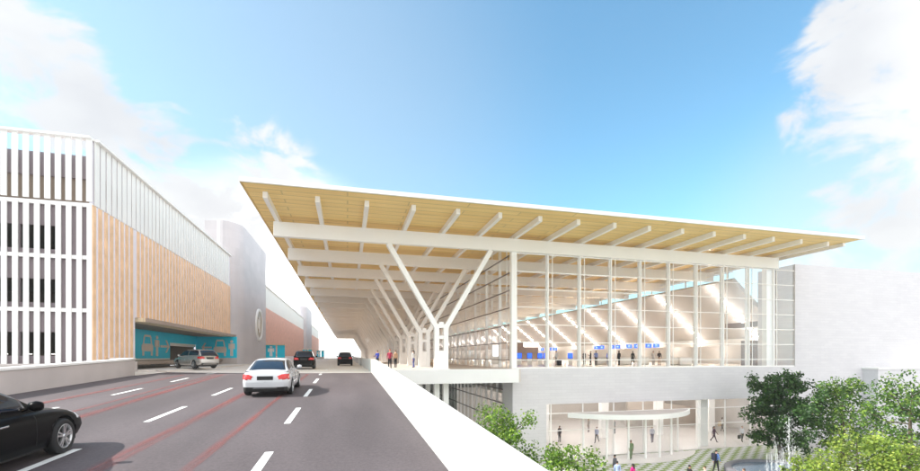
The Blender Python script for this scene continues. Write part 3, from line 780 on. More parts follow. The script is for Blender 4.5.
def make_car(label, paint, style='sedan', group=None, cat='car'):
    D = car_data(style); ya, yb = D['L']; r = D['r']
    c = empty('suv' if style == 'suv' else 'sedan_car', (0, 0, 0), label, cat, group)
    def ring(y, s=1.0, bulge=0.0):
        w, zb, zt = interp(D['st'], y); h = zt-zb
        half = [(0, zb), (.75*w, zb), (.93*w, zb+.05), (.985*w, zb+.18), (w, zb+.45*h), (.99*w, zt-.20), (.975*w, zt-.12), (.935*w, zt-.065), (.85*w, zt-.025), (.55*w, zt+.012), (0, zt+.028)]
        den = []
        for a, b in zip(half[:-1], half[1:]):
            for q in range(4): den.append((a[0]+(b[0]-a[0])*q/4, a[1]+(b[1]-a[1])*q/4))
        den.append(half[-1])
        full = den + [(-x, z) for x, z in den[-2:0:-1]]
        zc = (zb+zt)/2; out = []
        for x, z in full:
            x, z = x*s, zc+(z-zc)*s
            wr_ = smooth01(ya+.55, ya, y); wf_ = smooth01(yb-.7, yb, y)
            sh = wr_*(.16*max(0, z-.60) + .5*max(0, .36-z)) - wf_*(.55*max(0, z-.55) + .4*max(0, .36-z))
            out.append((x, y + sh + bulge, z))
        return out
    ys = [ya+.004+ (yb-ya-.008)*(.5-.5*math.cos(math.pi*i/56)) for i in range(57)]
    rings = [ring(ya, s, -.035*(1-s*s)) for s in (.02, .2, .4, .55, .7, .8, .88, .95)] + [ring(y) for y in ys] + [ring(yb, s, .05*(1-s*s)) for s in (.95, .88, .8, .7, .55, .4, .2, .02)]
    G_ = Grid(rings); m = MB(); m.add(G_.verts(), G_.faces(), 0, True); body = m.build('body', paint, c)
    cut = MB()
    for y in D['ax']:
        for s in (-1, 1): cut.lathe([(.001, s*.60), (r+.055, s*.60), (r+.055, s*1.15), (.001, s*1.15)], (0, y, r+.005), 36, axis='X')
    cu = cut.build('cutter', TRIM)
    md = body.modifiers.new('b', 'BOOLEAN'); md.object = cu; md.operation = 'DIFFERENCE'; md.solver = 'EXACT'
    me = bpy.data.meshes.new_from_object(body.evaluated_get(bpy.context.evaluated_depsgraph_get()))
    body.modifiers.clear(); body.data = me; bpy.data.objects.remove(cu)
    me.materials.clear(); me.materials.append(paint)
    # cabin
    zbf, hm_, wrf = D['zb'], max(q[1] for q in D['cab']), D['wr']
    y0, y1, y2, y3 = D['wz']
    def cring(y):
        H, wb = interp(D['cab'], y); H = max(H, 0.0); zb = zbf(y)-.04; t = H/hm_; wt = wb-(wb-wrf)*min(1, t**.8)
        half = [(wb, zb-.05)]
        for q in range(1, 9): half.append((wb+(wt-wb)*(q/8)**1.25, zb+.04+(H*.90)*q/8*1.0))
        half += [(wt-.03*t, zb+.04+H*.955), (wt*.9, zb+.04+H*.985), (wt*.72, zb+.04+H), (wt*.5, zb+.04+H+.012), (wt*.25, zb+.04+H+.019), (0, zb+.04+H+.021)]
        return [(x, y, z) for x, z in half] + [(-x, y, z) for x, z in half[-2::-1]]
    cys = [D['cab'][0][0] + (D['cab'][-1][0]-D['cab'][0][0])*i/44 for i in range(45)]
    CG = Grid([cring(y) for y in cys]); K = CG.K
    m = MB(); m.add(CG.verts(), [f for f in CG.faces() if f[1] % K != 0], 0, True); m.build('cabin', paint, c)
    CG.faces_all = CG.faces; CG.faces = lambda: [f for f in CG.faces_all() if f[1] % K != 0]
    def glass(nm, cond): CG.patch(cond, .006).build(nm, CARGLASS, c)
    def hw(y): # local cabin half width at roof edge
        H, wb = interp(D['cab'], y); t = max(0, H)/hm_; return (wb-(wb-wrf)*min(1, t**.8))
    glass('rear_window', lambda x, y, z: y0 < y < y1 and abs(x) < hw(y)*.90)
    glass('windscreen', lambda x, y, z: y2 < y < y3 and abs(x) < hw(y)*.93)
    def side(x, y, z):
        H, wb = interp(D['cab'], y); zb = zbf(y)
        return abs(x) > hw(y)*.97 and H > .13 and zb+.05 < z < zb+H*.88
    for s in (-1, 1):
        glass('side_window', lambda x, y, z: x*s > 0 and side(x, y, z) and y < D['pil'] and y > y0+.30)
        glass('side_window', lambda x, y, z: x*s > 0 and side(x, y, z) and y > D['pil']+.09 and y < y3-.25)
        t0, t1 = D['tail']
        G_.patch(lambda x, y, z: x*s > .45 and y < ya+.38 and t0 < z < t1 and (z < t1-.04 or abs(x) > .55), .006).build('tail_light', TAIL, c)
        hz0 = t0-.10
        G_.patch(lambda x, y, z: x*s > .42 and y > yb-.42 and hz0 < z < hz0+.17, .006).build('headlight', HEADL, c)
        m = MB(); m.lathe([(.005, -.11), (.07, -.09), (.095, 0), (.07, .08), (.005, .10)], (s*1.0, y3-.38, zbf(y3)+.10), 14, axis='X'); m.bar((s*.80, y3-.36, zbf(y3)+.01), (s*.93, y3-.38, zbf(y3)+.06), .06, .03); m.build('mirror', paint, c)
        for yy in (D['pil']-.55, D['pil']+.40):
            w = interp(D['st'], yy)[0]; m = MB(); m.bar((s*(w*.99+.012), yy-.09, .79), (s*(w*.99+.012), yy+.09, .793), .025, .028); m.build('door_handle', CHROME if style != 'x' else paint, c, bevel=.008)
        for yy in (D['pil']+.03, D['pil']+1.15):
            pts_ = [Vector(q)+Vector((s*.001, 0, 0)) for q in ring(yy) if q[0]*s > .5 and .3 < q[2] < zbf(yy)-.08]
            m = MB(); m.tube(pts_, [.006]*len(pts_), 5); m.build('door_seam', TRIM, c)
    zp = (D['tail'][0]+D['tail'][1])/2-.04; m = MB(); m.box(-.29, .29, ya-.035, ya+.12, zp-.075, zp+.075); m.build('number_plate', TRIM, c, bevel=.012)
    zp = interp(D['st'], ya)[1]+.02; m = MB(); m.prism([(-.70, ya+.02, zp-.07), (.70, ya+.02, zp-.07), (.80, ya+.16, zp-.07), (.84, ya+.40, zp-.07), (-.84, ya+.40, zp-.07), (-.80, ya+.16, zp-.07)], (0, -.045, .16)); m.build('lower_bumper', TRIM, c, bevel=.02)
    G_.patch(lambda x, y, z: abs(x) < .42 and y > yb-.3 and .34 < z < .52, .006).build('grille', TRIM, c)
    m = MB(); m.box(-.80, .80, ya+.35, yb-.35, .19, .30); m.build('underbody', TRIM, c)
    for y in D['ax']:
        for s in (-1, 1):
            m = MB(); m.lathe([(r+.05, s*.88), (r+.05, s*.605), (.02, s*.605)], (0, y, r+.005), 24, axis='X', a0=-.3, a1=math.pi+.3); m.build('wheel_arch', TRIM, c)
            car_wheel(c, s*.905, y, r)
    return c
def heading(dx, dy): return math.atan2(-dx, dy)
c = make_car('white sedan seen from behind with red tail lights in the middle lane of the ramp', CARWHITE, 'sedan', 'cars on the road'); place(c, (-3.15, 20.75, zr(20.75)), R(1)); c.rotation_euler = (math.atan(GR), 0, R(0.5))
c = make_car('black sedan cut off by the left frame edge, showing its front wheel and bonnet', CARBLACK, 'sedan', 'cars on the road'); place(c, (-6.2, 8.5, zr(8.5)), 0); c.rotation_euler = (math.atan(GR), 0, 0)
c = make_car('silver SUV turning into the blue-panelled garage entrance', CARSILVER, 'suv', 'cars on the road'); place(c, (-13.2, 43.6, .10), R(44))
c = make_car('black car on the level forecourt just beyond the white sedan', CARBLACK, 'suv', 'cars on the road'); place(c, (-3.9, 43.5, 0), R(2))
c = make_car('most distant black car under the canopy beside the end of the parapet', CARBLACK, 'suv', 'cars on the road'); place(c, (-.3, 57.5, 0), R(0))

# ------------------------------------------------------------------ people
SK = [mat('skin_light', (.55, .34, .25), .6, .04, 4), mat('skin_tan', (.36, .21, .14), .6, .04, 4), mat('skin_dark', (.12, .07, .05), .6, .04, 4)]
CLOTH = {}
def cloth(c):
    if c not in CLOTH: CLOTH[c] = mat('cloth', c, .85, .10, 6)
    return CLOTH[c]
SHOE = mat('shoe', (.03, .025, .025), .5, .1, 6)
HAIRM = {k: mat('hair', v, .6, .15, 30) for k, v in dict(black=(.012, .01, .01), brown=(.06, .03, .018), fair=(.28, .18, .09), grey=(.30, .29, .28)).items()}
HAIRM['red'] = mat('red_cap', (.5, .04, .02), .7, .08, 8)
def person_mesh(leg=0.0, arms=((0.0, .2), (0.0, .2)), name='person'):
    """legs swung by +-leg (radians); arms: (shoulder swing, elbow bend); faces +Y"""
    V_, E_, Rr, Lb = [], [], [], []
    def v(p, r, par=None, lab='shirt'):
        V_.append(Vector(p)); Rr.append(r); Lb.append(lab)
        if par is not None: E_.append((par, len(V_)-1))
        return len(V_)-1
    pel = v((0, 0, .95), (.145, .10), None, 'trousers'); sp = v((0, .005, 1.12), (.135, .095), pel, 'shirt'); ch = v((0, -.01, 1.30), (.165, .115), sp); up = v((0, -.01, 1.42), (.12, .085), ch)
    nk = v((0, .0, 1.50), (.052, .055), up, 'skin'); jw = v((0, .022, 1.56), (.062, .07), nk, 'skin'); hd = v((0, .012, 1.645), (.074, .092), jw, 'skin'); tp = v((0, .0, 1.72), (.055, .07), hd, 'skin')
    v((0, .105, 1.615), (.014, .016), hd, 'skin')
    for si, s in enumerate((-1, 1)):
        a = leg*s; hp = v((s*.085, 0, .88), (.092, .098), pel, 'trousers')
        kn = Vector((s*.09, math.sin(a)*.42, .88-math.cos(a)*.42)); k = v(kn, (.062, .066), hp, 'trousers')
        b = a - (abs(a)*.9 if a < 0 else .05)
        an = kn + Vector((0, math.sin(b)*.40, -math.cos(b)*.40)); n_ = v(an, (.042, .044), k, 'trousers')
        hl = v(an + Vector((0, -.03, -.045)), (.035, .034), n_, 'shoe'); v(an + Vector((s*.01, .15, -.055)), (.038, .028), n_, 'shoe')
        sw_, el = arms[si]
        sh = v((s*.175, -.01, 1.415), (.062, .064), up)
        e = Vector((s*.225, -.01+math.sin(sw_)*.29, 1.415-math.cos(sw_)*.29)); ei = v(e, (.043, .045), sh)
        f = sw_ + el
        w = e + Vector((-s*.02, math.sin(f)*.25, -math.cos(f)*.25)); wi = v(w, (.028, .03), ei)
        dr = Vector((0, math.sin(f+.1), -math.cos(f+.1))); sd = Vector((0, dr.z, -dr.y))
        pm = v(w + dr*.055, (.022, .036), wi, 'skin'); kn_ = v(w + dr*.085, (.017, .038), pm, 'skin')
        for q, (o, l) in enumerate(((.027, .075), (.009, .085), (-.009, .08), (-.027, .062))):
            m1 = v(w + dr*(.09+l*.5) + sd*o*1.1, (.0085, .0085), kn_, 'skin'); v(w + dr*(.09+l*.9) + sd*o + Vector((-s*.02, 0, 0)), (.007, .007), m1, 'skin')
        t1 = v(w + dr*.06 + sd*.045, (.010, .010), pm, 'skin'); v(w + dr*.095 + sd*.062, (.008, .008), t1, 'skin')
    me = bpy.data.meshes.new('tmp'); me.from_pydata([tuple(p) for p in V_], E_, [])
    o = bpy.data.objects.new('tmp', me); COL.objects.link(o)
    md = o.modifiers.new('k', 'SKIN'); md.use_smooth_shade = True
    for i, sv in enumerate(me.skin_vertices[0].data): sv.radius = Rr[i]; sv.use_root = (i == 0)
    ss = o.modifiers.new('s', 'SUBSURF'); ss.levels = 1; ss.render_levels = 1
    dg = bpy.context.evaluated_depsgraph_get(); out = bpy.data.meshes.new_from_object(o.evaluated_get(dg)); out.name = name
    bpy.data.objects.remove(o); bpy.data.meshes.remove(me)
    mi = {'skin': 0, 'shirt': 1, 'trousers': 2, 'shoe': 3}
    segs = [(V_[a], V_[b], mi[Lb[b]], max(Rr[b])) for a, b in E_]
    out.materials.clear()
    for _ in range(4): out.materials.append(SK[0])
    for pl in out.polygons:
        p = pl.center; best = None
        for a, b, l, rr_ in segs:
            ab = b-a; t = max(0, min(1, (p-a).dot(ab)/ab.length_squared)); d = (p-a-ab*t).length/(.4+rr_*4)
            if best is None or d < best[0]: best = (d, l)
        pl.material_index = best[1]
        if p.z < .075 and best[1] == 2: pl.material_index = 3
        if best[1] == 1 and p.z < .96 and abs(p.x) < .17: pl.material_index = 2
        pl.use_smooth = True
    zmin = min(q.co.z for q in out.vertices)
    for q in out.vertices: q.co.z -= zmin
    return out, zmin
POSES = {
 'walk': person_mesh(.36, ((.35, .3), (-.35, .3))), 'stroll': person_mesh(.20, ((-.2, .25), (.2, .25))),
 'stand': person_mesh(.03, ((.05, .15), (.05, .15))), 'phone': person_mesh(.06, ((.25, 1.7), (.1, .25))),
 'both': person_mesh(.05, ((.35, 1.3), (.35, 1.3))), 'hips': person_mesh(.08, ((-.3, 1.1), (-.3, 1.1)))}
def hair_mesh(long=False):
    m = MB()
    n = 14; vs = []; fs = []
    rows_ = [(0.0, .0), (.5, 0), (.9, 0), (1.3, 0), (1.62, 0)]
    for i, (a, _) in enumerate(rows_):
        for k in range(n):
            t = 2*math.pi*k/n; front = math.sin(t)
            aa = a*(1 - .22*max(0, front)) + (.35*max(0, -front) if i == 4 else 0)
            vs.append((.084*math.sin(aa)*math.cos(t), -.008+.104*math.sin(aa)*math.sin(t), 1.655+.098*math.cos(aa)))
    for i in range(4):
        for k in range(n): fs.append((i*n+k, i*n+(k+1) % n, (i+1)*n+(k+1) % n, (i+1)*n+k))
    m.add(vs, fs, 0, True)
    if long: m.tube([(0, -.07, 1.68), (0, -.105, 1.58), (0, -.11, 1.46), (0, -.10, 1.38)], [.06, .075, .075, .035], 10)
    return m
HM = {}
def person(label, pos, rz, pose, shirt, trousers, hair='black', skin=0, h=1.86, long=False, group=None, bag=None, name='person'):
    me, zmin = POSES[pose]; me = me.copy(); me.name = 'person'
    for i_, mm in enumerate((SK[skin], cloth(shirt), cloth(trousers), SHOE)): me.materials[i_] = mm
    o = bpy.data.objects.new('person', me); COL.objects.link(o); tag(o, label, 'person', group)
    key = (long, hair)
    hm = hair_mesh(long); hm.v = [(x, y, z-zmin) for x, y, z in hm.v]
    hh = hm.build('hair', HAIRM[hair], o); hh.matrix_parent_inverse = Matrix.Identity(4)
    o.location = pos; o.rotation_euler = (0, 0, rz); o.scale = (h/1.77,)*3
    return o
def look(px, dx=0): return 0
GT, GH, GL, GP = 'people on the terminal kerb', 'people in the check-in hall', 'people in the lobby', 'people on the plaza'
W_, K_, NAVY, BLU, GRY = (.62, .62, .62), (.012, .012, .014), (.02, .03, .10), (.06, .12, .42), (.25, .25, .27)
kerb = [
 (377.5, 44, 'both', (.03, .05, .33), K_, 'black', 'person in a blue top standing at the kerb behind the parapet', 2.4),
 (389.8, 38.5, 'phone', (.30, .02, .06), K_, 'red', 'person with a red cap and dark trousers near the parapet', 2.9),
 (395.5, 45, 'stand', (.50, .32, .20), K_, 'brown', 'person in a tan top and black trousers on the kerb', .4),
 (413.5, 44.5, 'stroll', W_, (.05, .07, .25), 'black', 'long-haired woman in a white top and blue trousers by the columns', 0.6)]
for px, d, pose, sh, tr, hr, lab, rz in kerb:
    person(lab, ground_at(px, d, 0), rz, pose, sh, tr, hr, 0, 1.80, long='woman' in lab, group=GT)
hall = [
 (556.2, 56, 'hips', (.55, .55, .58), (.35, .33, .32), 'black', 0, 'traveller in a pale grey outfit standing beside a dark bag in the hall', 0.3),
 (579.5, 57, 'both', W_, (.55, .55, .55), 'fair', 0, 'traveller in all white bending over a kiosk behind the second glass column', -1.2),
 (584.3, 60, 'stand', (.05, .05, .07), K_, 'brown', 0, 'dark figure half hidden by the second glass column', 2),
 (590.6, 58, 'phone', K_, K_, 'black', 1, 'person all in black with an arm held out towards a kiosk', 1.2),
 (596.0, 55, 'hips', (.20, .28, .62), K_, 'brown', 1, 'man in a light blue shirt and black trousers with hands on hips', 2.9),
 (608.2, 58, 'both', (.45, .48, .62), (.10, .12, .35), 'fair', 0, 'person in a pale blue top beside the third glass column', -1.5),
 (619.0, 56, 'stand', K_, K_, 'black', 2, 'person in a long black outfit left of the pair of black figures', .2),
 (632.8, 56, 'stroll', K_, K_, 'black', 2, 'person in black walking just left of the fourth glass column', -1.4),
 (653.3, 58, 'both', (.58, .55, .55), (.45, .42, .42), 'brown', 0, 'pale-clothed person with reddish hair under the right-hand screens', 2.6),
 (659.3, 56, 'phone', (.035, .012, .012), (.50, .36, .28), 'black', 1, 'person in a dark maroon top and tan trousers under the right-hand screens', -1.0)]
for px, d, pose, sh, tr, hr, sk, lab, rz in hall:
    person(lab, ground_at(px, d, 0.0), rz, pose, sh, tr, hr, sk, 1.9, group=GH)
lobby = [
 (631.0, 42.0, 'stroll', (.16, .22, .11), (.17, .22, .12), 'brown', 1, 'woman in a green outfit leaving through the round vestibule', 2.8, 1.9, True),
 (596.8, 50, 'walk', (.36, .38, .50), (.07, .07, .08), 'brown', 0, 'man in a pale shirt striding inside the lobby left of the vestibule post', 2.2, 1.9, False),
 (588.6, 57, 'stand', (.40, .36, .33), (.34, .30, .28), 'fair', 0, 'faint beige figure deep in the lobby', .4, 1.75, False),
 (614.5, 56, 'stand', (.22, .22, .24), (.20, .20, .22), 'black', 0, 'grey figure behind the vestibule door post', 1.4, 1.9, False),
 (652.2, 50, 'stroll', (.48, .48, .56), (.05, .04, .09), 'fair', 0, 'person in a white top and dark purple trousers inside the vestibule', -.5, 1.9, False),
 (714.2, 50.5, 'walk', (.09, .04, .07), (.06, .03, .05), 'black', 1, 'woman in a plum suit walking in the lobby left of the glass mullion', -2.6, 1.9, True),
 (722.2, 57.5, 'stroll', (.66, .64, .62), (.10, .11, .10), 'brown', 2, 'man in a white shirt further back carrying a tan bag', .3, 1.9, False),
 (742.2, 50.5, 'stroll', (.68, .68, .70), (.05, .045, .04), 'fair', 0, 'fair-haired man in a white shirt with a dark briefcase near the dark tree', 2.9, 1.9, False),
 (559.6, 50.5, 'stand', (.05, .04, .045), (.05, .045, .05), 'black', 1, 'dark-dressed figure at the far left of the lobby glass', 2.0, 1.9, False)]
for px, d, pose, sh, tr, hr, sk, lab, rz, h, lg in lobby:
    person(lab, ground_at(px, d, PZ+.02), rz, pose, sh, tr, hr, sk, h, lg, group=GL)
plz = [
 (716.2, 37.2, 'stroll', (.10, .19, .50), K_, 'black', 0, 'man in a blue shirt wearing a black backpack on the checkered plaza', -1.5, 2.0, False),
 (617.3, 33.8, 'stand', (.32, .40, .66), K_, 'black', 1, 'person in a pale blue top at the bottom edge of the plaza', -.6, 1.86, False),
 (614.8, 36, 'stand', (.10, .10, .12), K_, 'black', 1, 'dark-haired person in black just behind the person in pale blue', .4, 1.86, False),
 (632.8, 33.0, 'stand', (.62, .02, .22), K_, 'black', 2, 'person in a bright pink top at the bottom edge of the plaza', .3, 1.86, True),
 (689.6, 32.6, 'phone', K_, K_, 'black', 1, 'person in black at the bottom edge of the plaza', -1.6, 1.86, False),
 (704.8, 32.2, 'stand', (.55, .40, .36), (.2, .2, .2), 'brown', 0, 'brown-haired person in a pale pink top at the bottom edge of the plaza', .9, 1.86, False),
 (744.0, 31.6, 'stand', (.66, .66, .60), (.5, .5, .45), 'brown', 1, 'person in a white top standing before the fountain basin', .2, 1.86, False)]
bp_ = None
for px, d, pose, sh, tr, hr, sk, lab, rz, h, lg in plz:
    o = person(lab, ground_at(px, d, PZ), rz, pose, sh, tr, hr, sk, h, lg, group=GP)
    if 'backpack' in lab: bp_ = o
# carried things
def soft_box(name, pos, rz, dims, m_, label, cat, handle=True):
    b_ = MB(); x, y, z = dims
    b_.box(-x/2, x/2, -y/2, y/2, 0, z); o = b_.build(name, m_, None, bevel=.03); place(o, pos, rz); tag(o, label, cat)
    if handle:
        h = MB(); h.tube([(-x*.25, 0, z-.01), (-x*.22, 0, z+.12), (x*.22, 0, z+.12), (x*.25, 0, z-.01)], [.015]*4, 6); h.build('handle', m_, o).matrix_parent_inverse = Matrix.Identity(4)
    return o
f = Matrix.Rotation(-1.5, 4, 'Z') @ Vector((0, -.25, 0))
pb = ground_at(716.2, 37.2, PZ+1.12) + f
o = soft_box('backpack', pb, -1.5, (.38, .24, .58), cloth((.01, .012, .03)), 'black backpack on the back of the man in the blue shirt', 'backpack')
m = MB()
for s in (-1, 1): m.tube([(s*.13, .12, .52), (s*.14, .30, .60), (s*.15, .42, .40), (s*.14, .30, .10), (s*.13, .12, .06)], [.022]*5, 6)
m.build('strap', cloth((.01, .012, .03)), o).matrix_parent_inverse = Matrix.Identity(4)
soft_box('briefcase', ground_at(739.2, 50.4, PZ+.42), .3, (.5, .14, .42), cloth((.03, .025, .02)), 'dark briefcase held by the fair-haired man in the lobby', 'briefcase')
soft_box('shoulder_bag', ground_at(719.6, 57.3, PZ+.75), .3, (.55, .22, .6), cloth((.55, .42, .28)), 'tan bag carried by the man further back in the lobby', 'bag')
soft_box('travel_bag', ground_at(559.4, 55.8, .0), .6, (.6, .4, .75), cloth((.02, .02, .025)), 'dark travel bag on the hall floor beside the pale grey traveller', 'bag')

# ------------------------------------------------------------------ check-in hall furniture
sc0 = None
ST_ = MB()
def screen_at(px, label):
    global sc0
    X = 52.4; r = (px-460)/432; Y = X*(CA - r*SA)/(r*CA + SA)
    if sc0 is None:
        e = empty('flight_screen', (0, 0, 0), label, 'screen', 'blue screens hanging above the check-in counters')
        m = MB(); m.box(-.50, .50, 0, .09, -.36, .36); m.build('housing', TRIM, e)
        m = MB(); m.box(-.47, .47, -.012, -.002, -.33, .33); m.build('display', SCREEN, e)
        m = MB(); m.box(-.16, .16, -.02, -.013, .02, .12); m.box(-.2, .2, -.02, -.013, -.14, -.10); m.build('display_text', SCREENTXT, e)
        m = MB(); m.tube([(0, .05, .36), (0, .05, .78)], [.03, .03], 8); m.build('bracket', TRIM, e)
        sc0 = e
    else: e = copy_tree(sc0); e['label'] = label
    e.location = (X-1.2, Y, 3.02); e.rotation_euler = (0, 0, R(-42)); return e
for px, lab in ((662.2, 'rightmost blue hanging screen in the check-in hall'), (654.4, 'blue hanging screen second from the right'), (642.6, 'blue hanging screen mostly hidden by the fourth glass column'),
    (634.6, 'single blue hanging screen above the walking black figure'), (623.0, 'right one of the blue screens above the standing black figure'), (617.0, 'left one of the blue screens above the standing black figure'),
    (606.8, 'right one of the blue screens above the pale blue traveller'), (601.6, 'left one of the blue screens above the pale blue traveller'),
    (559.4, 'right one of the small blue screens above the grey traveller'), (556.0, 'left one of the small blue screens above the grey traveller'),
    (546.2, 'small far blue screen beside the first inner column'), (540.6, 'small far blue screen right of the far pair'), (537.6, 'small far blue screen in the middle of the far row'),
    (531.6, 'small far blue screen under the white lightbox'), (528.6, 'small far blue screen left below the white lightbox'), (523.0, 'leftmost small far blue screen')):
    screen_at(px, lab)
k0 = None
for px, d, lab in ((519.3, 60, 'leftmost blue check-in kiosk by the corner of the hall'), (529.6, 60, 'second blue kiosk from the hall corner'), (540.0, 60, 'third blue kiosk from the hall corner, left of a close pair'),
    (545.8, 60, 'blue kiosk at the right of the close pair'), (570.2, 60, 'single blue kiosk between the first two glass columns'), (609.2, 61, 'blue kiosk beside the third glass column')):
    if k0 is None:
        e = empty('check_in_kiosk', (0, 0, 0), lab, 'kiosk', 'blue check-in kiosks')
        m = MB(); m.prism([(-.28, -.22, 0), (-.28, .22, 0), (-.28, .30, 1.0), (-.28, .02, 1.0)], (.56, 0, 0)); m.build('stand', WHITE2, e)
        m = MB(); m.prism([(-.34, -.12, .88), (-.34, .02, .84), (-.34, .36, 1.58), (-.34, .24, 1.62)], (.68, 0, 0)); m.build('housing', TRIM, e)
        m = MB(); m.prism([(-.31, -.128, .92), (-.31, -.108, .92), (-.31, .215, 1.58), (-.31, .205, 1.60)], (.62, 0, 0)); m.build('display', SCREEN, e)
        k0 = e
    else: e = copy_tree(k0); e['label'] = lab
    e.location = ground_at(px, d, 0); e.rotation_euler = (0, 0, R(-28))
c0_ = None
for px, d, lab in ((601, 62, 'white check-in counter left of the third glass column'), (625, 62, 'white check-in counter between the two standing black figures'), (643, 62, 'white check-in counter behind the fourth glass column'),
    (676.5, 58, 'white counter on the left of the pair near the far right columns'), (685, 56.5, 'white counter on the right of the pair near the far right columns')):
    if c0_ is None:
        e = empty('check_in_counter', (0, 0, 0), lab, 'counter', 'white check-in counters')
        m = MB(); m.box(-.75, .75, -.3, .3, .06, 1.0); m.build('front_panel', WHITE2, e, bevel=.02)
        m = MB(); m.box(-.8, .8, -.36, .36, 1.0, 1.06); m.build('worktop', TANL, e)
        m = MB(); m.box(-.7, .7, -.25, .25, 0, .06); m.build('plinth', TRIM, e)
        c0_ = e
    else: e = copy_tree(c0_); e['label'] = lab
    e.location = ground_at(px, d, 0); e.rotation_euler = (0, 0, R(-20))
q = ground_at(526, 104, 0)
e = empty('shop_unit', q, 'brown shop unit with a white lightbox far back in the check-in hall', 'shop')
m = MB(); m.box(q.x-3.2, q.x+3.2, q.y, q.y+3, 0, 4.6); m.build('wall', mat('shop_brown', (.26, .19, .17), .6, .08, .8), e)
m = MB(); m.box(q.x-.6, q.x+3.1, q.y-.12, q.y-.002, 3.4, 4.4); m.build('lightbox', LIGHTBOX, e)
q = ground_at(496.5, 66, 0)
e = empty('advert_lightbox', q, 'upright white lightbox seen through the side glass near the corner', 'lightbox')
m = MB(); m.box(q.x-.6, q.x+.6, q.y, q.y+.2, .0, 2.9); m.build('housing', WHITE2, e); m = MB(); m.box(q.x-.55, q.x+.55, q.y-.02, q.y-.002, 1.2, 2.85); m.build('panel', LIGHTBOX, e)

# ------------------------------------------------------------------ trees
LEAFD = [leaf_mat('leaf_dark', (.022, .066, .014)), leaf_mat('leaf_dark_mid', (.038, .105, .02)), leaf_mat('leaf_dark_pale', (.075, .165, .03))]  # three leaf tones per crown, mixed at random
LEAFM = [leaf_mat('leaf_mid', (.045, .115, .018)), leaf_mat('leaf_mid_pale', (.10, .20, .028)), leaf_mat('leaf_fresh', (.20, .31, .04))]
LEAFL = [leaf_mat('leaf_light', (.12, .19, .025)), leaf_mat('leaf_light_pale', (.22, .31, .04)), leaf_mat('leaf_yellow', (.36, .43, .08))]
LEAFG = [leaf_mat('leaf_green', (.06, .14, .012)), leaf_mat('leaf_green_pale', (.13, .25, .022)), leaf_mat('leaf_lime', (.26, .40, .05))]
def tree(label, base, h, w, leaves, n_clump, n_leaf, ls, seed, trunk_h=.35, group='trees on the plaza', low=.22, name='leafy_tree', top=.92, stretch=1.0):
    rg = random.Random(seed)
    e = empty(name, base, label, 'tree', group)
    m = MB(); r0 = .016*h + .03
    m.tube([base + Vector((rg.uniform(-.02,.02)*h*t, rg.uniform(-.02,.02)*h*t, h*t)) for t in (0, .2, .4, .55, .68, .80)], [r0*1.25, r0, r0*.8, r0*.5, r0*.28, r0*.08], 9)
    cl = []
    nl = 16
    for i in range(nl):
        t = low*.9 + (top-low)*(i+.5)/nl; a = i*2.4 + rg.uniform(-.4, .4)
        # crown half-width at this height
        u = (t-low)/(1-low); prof = max(.12, math.sin(math.pi*min(1, .18+.80*u))**.75)
        L_ = w/2*prof*rg.uniform(.75, 1.05)
        p0 = base + Vector((0, 0, h*t*.86)); p2 = base + Vector((math.cos(a)*L_, math.sin(a)*L_, h*(t*.92+.07))); p1 = (p0+p2)/2 + Vector((0, 0, -.04*h))
        m.tube([p0, p1, p2], [r0*.42*(1-u*.6), r0*.25, r0*.07], 6)
        for q in range(int(n_clump/nl)):
            s = rg.uniform(.30, 1.08)
            c_ = p0.lerp(p2, s) + Vector((rg.gauss(0, .10*w), rg.gauss(0, .10*w), rg.gauss(0, .045*h)))
            cl.append((c_, rg.uniform(.6, 1.25)))
    m.build('trunk', BARK, e)
    lv = MB()
    for c_, cs in cl:
        rc = .085*w*cs + .12
        for q in range(int(n_leaf*cs*1.7)):
            d = Vector((rg.gauss(0, 1), rg.gauss(0, 1), rg.gauss(0, .75))); d = d.normalized()*rc*(rg.random()**.45)
            p = c_ + d
            nrm = (d.normalized()*.5 + Vector((rg.gauss(0, .6), rg.gauss(0, .6), rg.gauss(.5, .6)))).normalized()
            a1 = nrm.orthogonal().normalized(); a1 = (Matrix.Rotation(rg.uniform(0, 6.28), 3, nrm) @ a1); b1 = nrm.cross(a1)
            L_ = ls*rg.uniform(.65, 1.3); W2 = L_*.34
            vs = [p - a1*L_*.5, p + b1*W2 - a1*L_*.05 + nrm*L_*.06, p + a1*L_*.5, p - b1*W2 - a1*L_*.05 + nrm*L_*.06]
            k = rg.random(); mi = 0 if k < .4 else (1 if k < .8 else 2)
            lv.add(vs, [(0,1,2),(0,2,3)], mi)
    lv.build('crown', leaves, e, fix=False)
    return e
def tb(px, d): return ground_at(px, d, PZ)
tree('dense dark green tree beside the fountain, in front of the lobby corner', tb(780, 42), 9.0, 5.8, LEAFD, 208, 40, .27, 11, low=.16)
tree('mid green tree between the dark tree and the low block', tb(843, 40), 8.9, 6.4, LEAFM, 160, 22, .25, 12, low=.18)
tree('tall green tree at the right edge against the low block', tb(910, 34), 9.1, 6.0, LEAFM, 160, 22, .23, 13, low=.18)
tree('yellow-green small tree at the bottom right, left of its pair', tb(858, 27), 6.0, 4.6, LEAFL, 120, 24, .20, 14, low=.2)
tree('yellow-green small tree at the bottom right corner', tb(902, 25.5), 5.6, 4.2, LEAFL, 120, 24, .19, 15, low=.2)
tree('low yellow-green tree partly covering the fountain basin', tb(806, 27), 4.1, 3.0, LEAFL, 80, 22, .18, 16, low=.25)
tree('bright green tree behind the parapet, in front of the base wall', tb(501, 31), 6.9, 5.8, LEAFG, 150, 22, .21, 17, low=.2)
tree('bright green smaller tree at the bottom behind the near end of the parapet', tb(562, 26.5), 5.2, 4.2, LEAFG, 110, 22, .19, 18, low=.2)

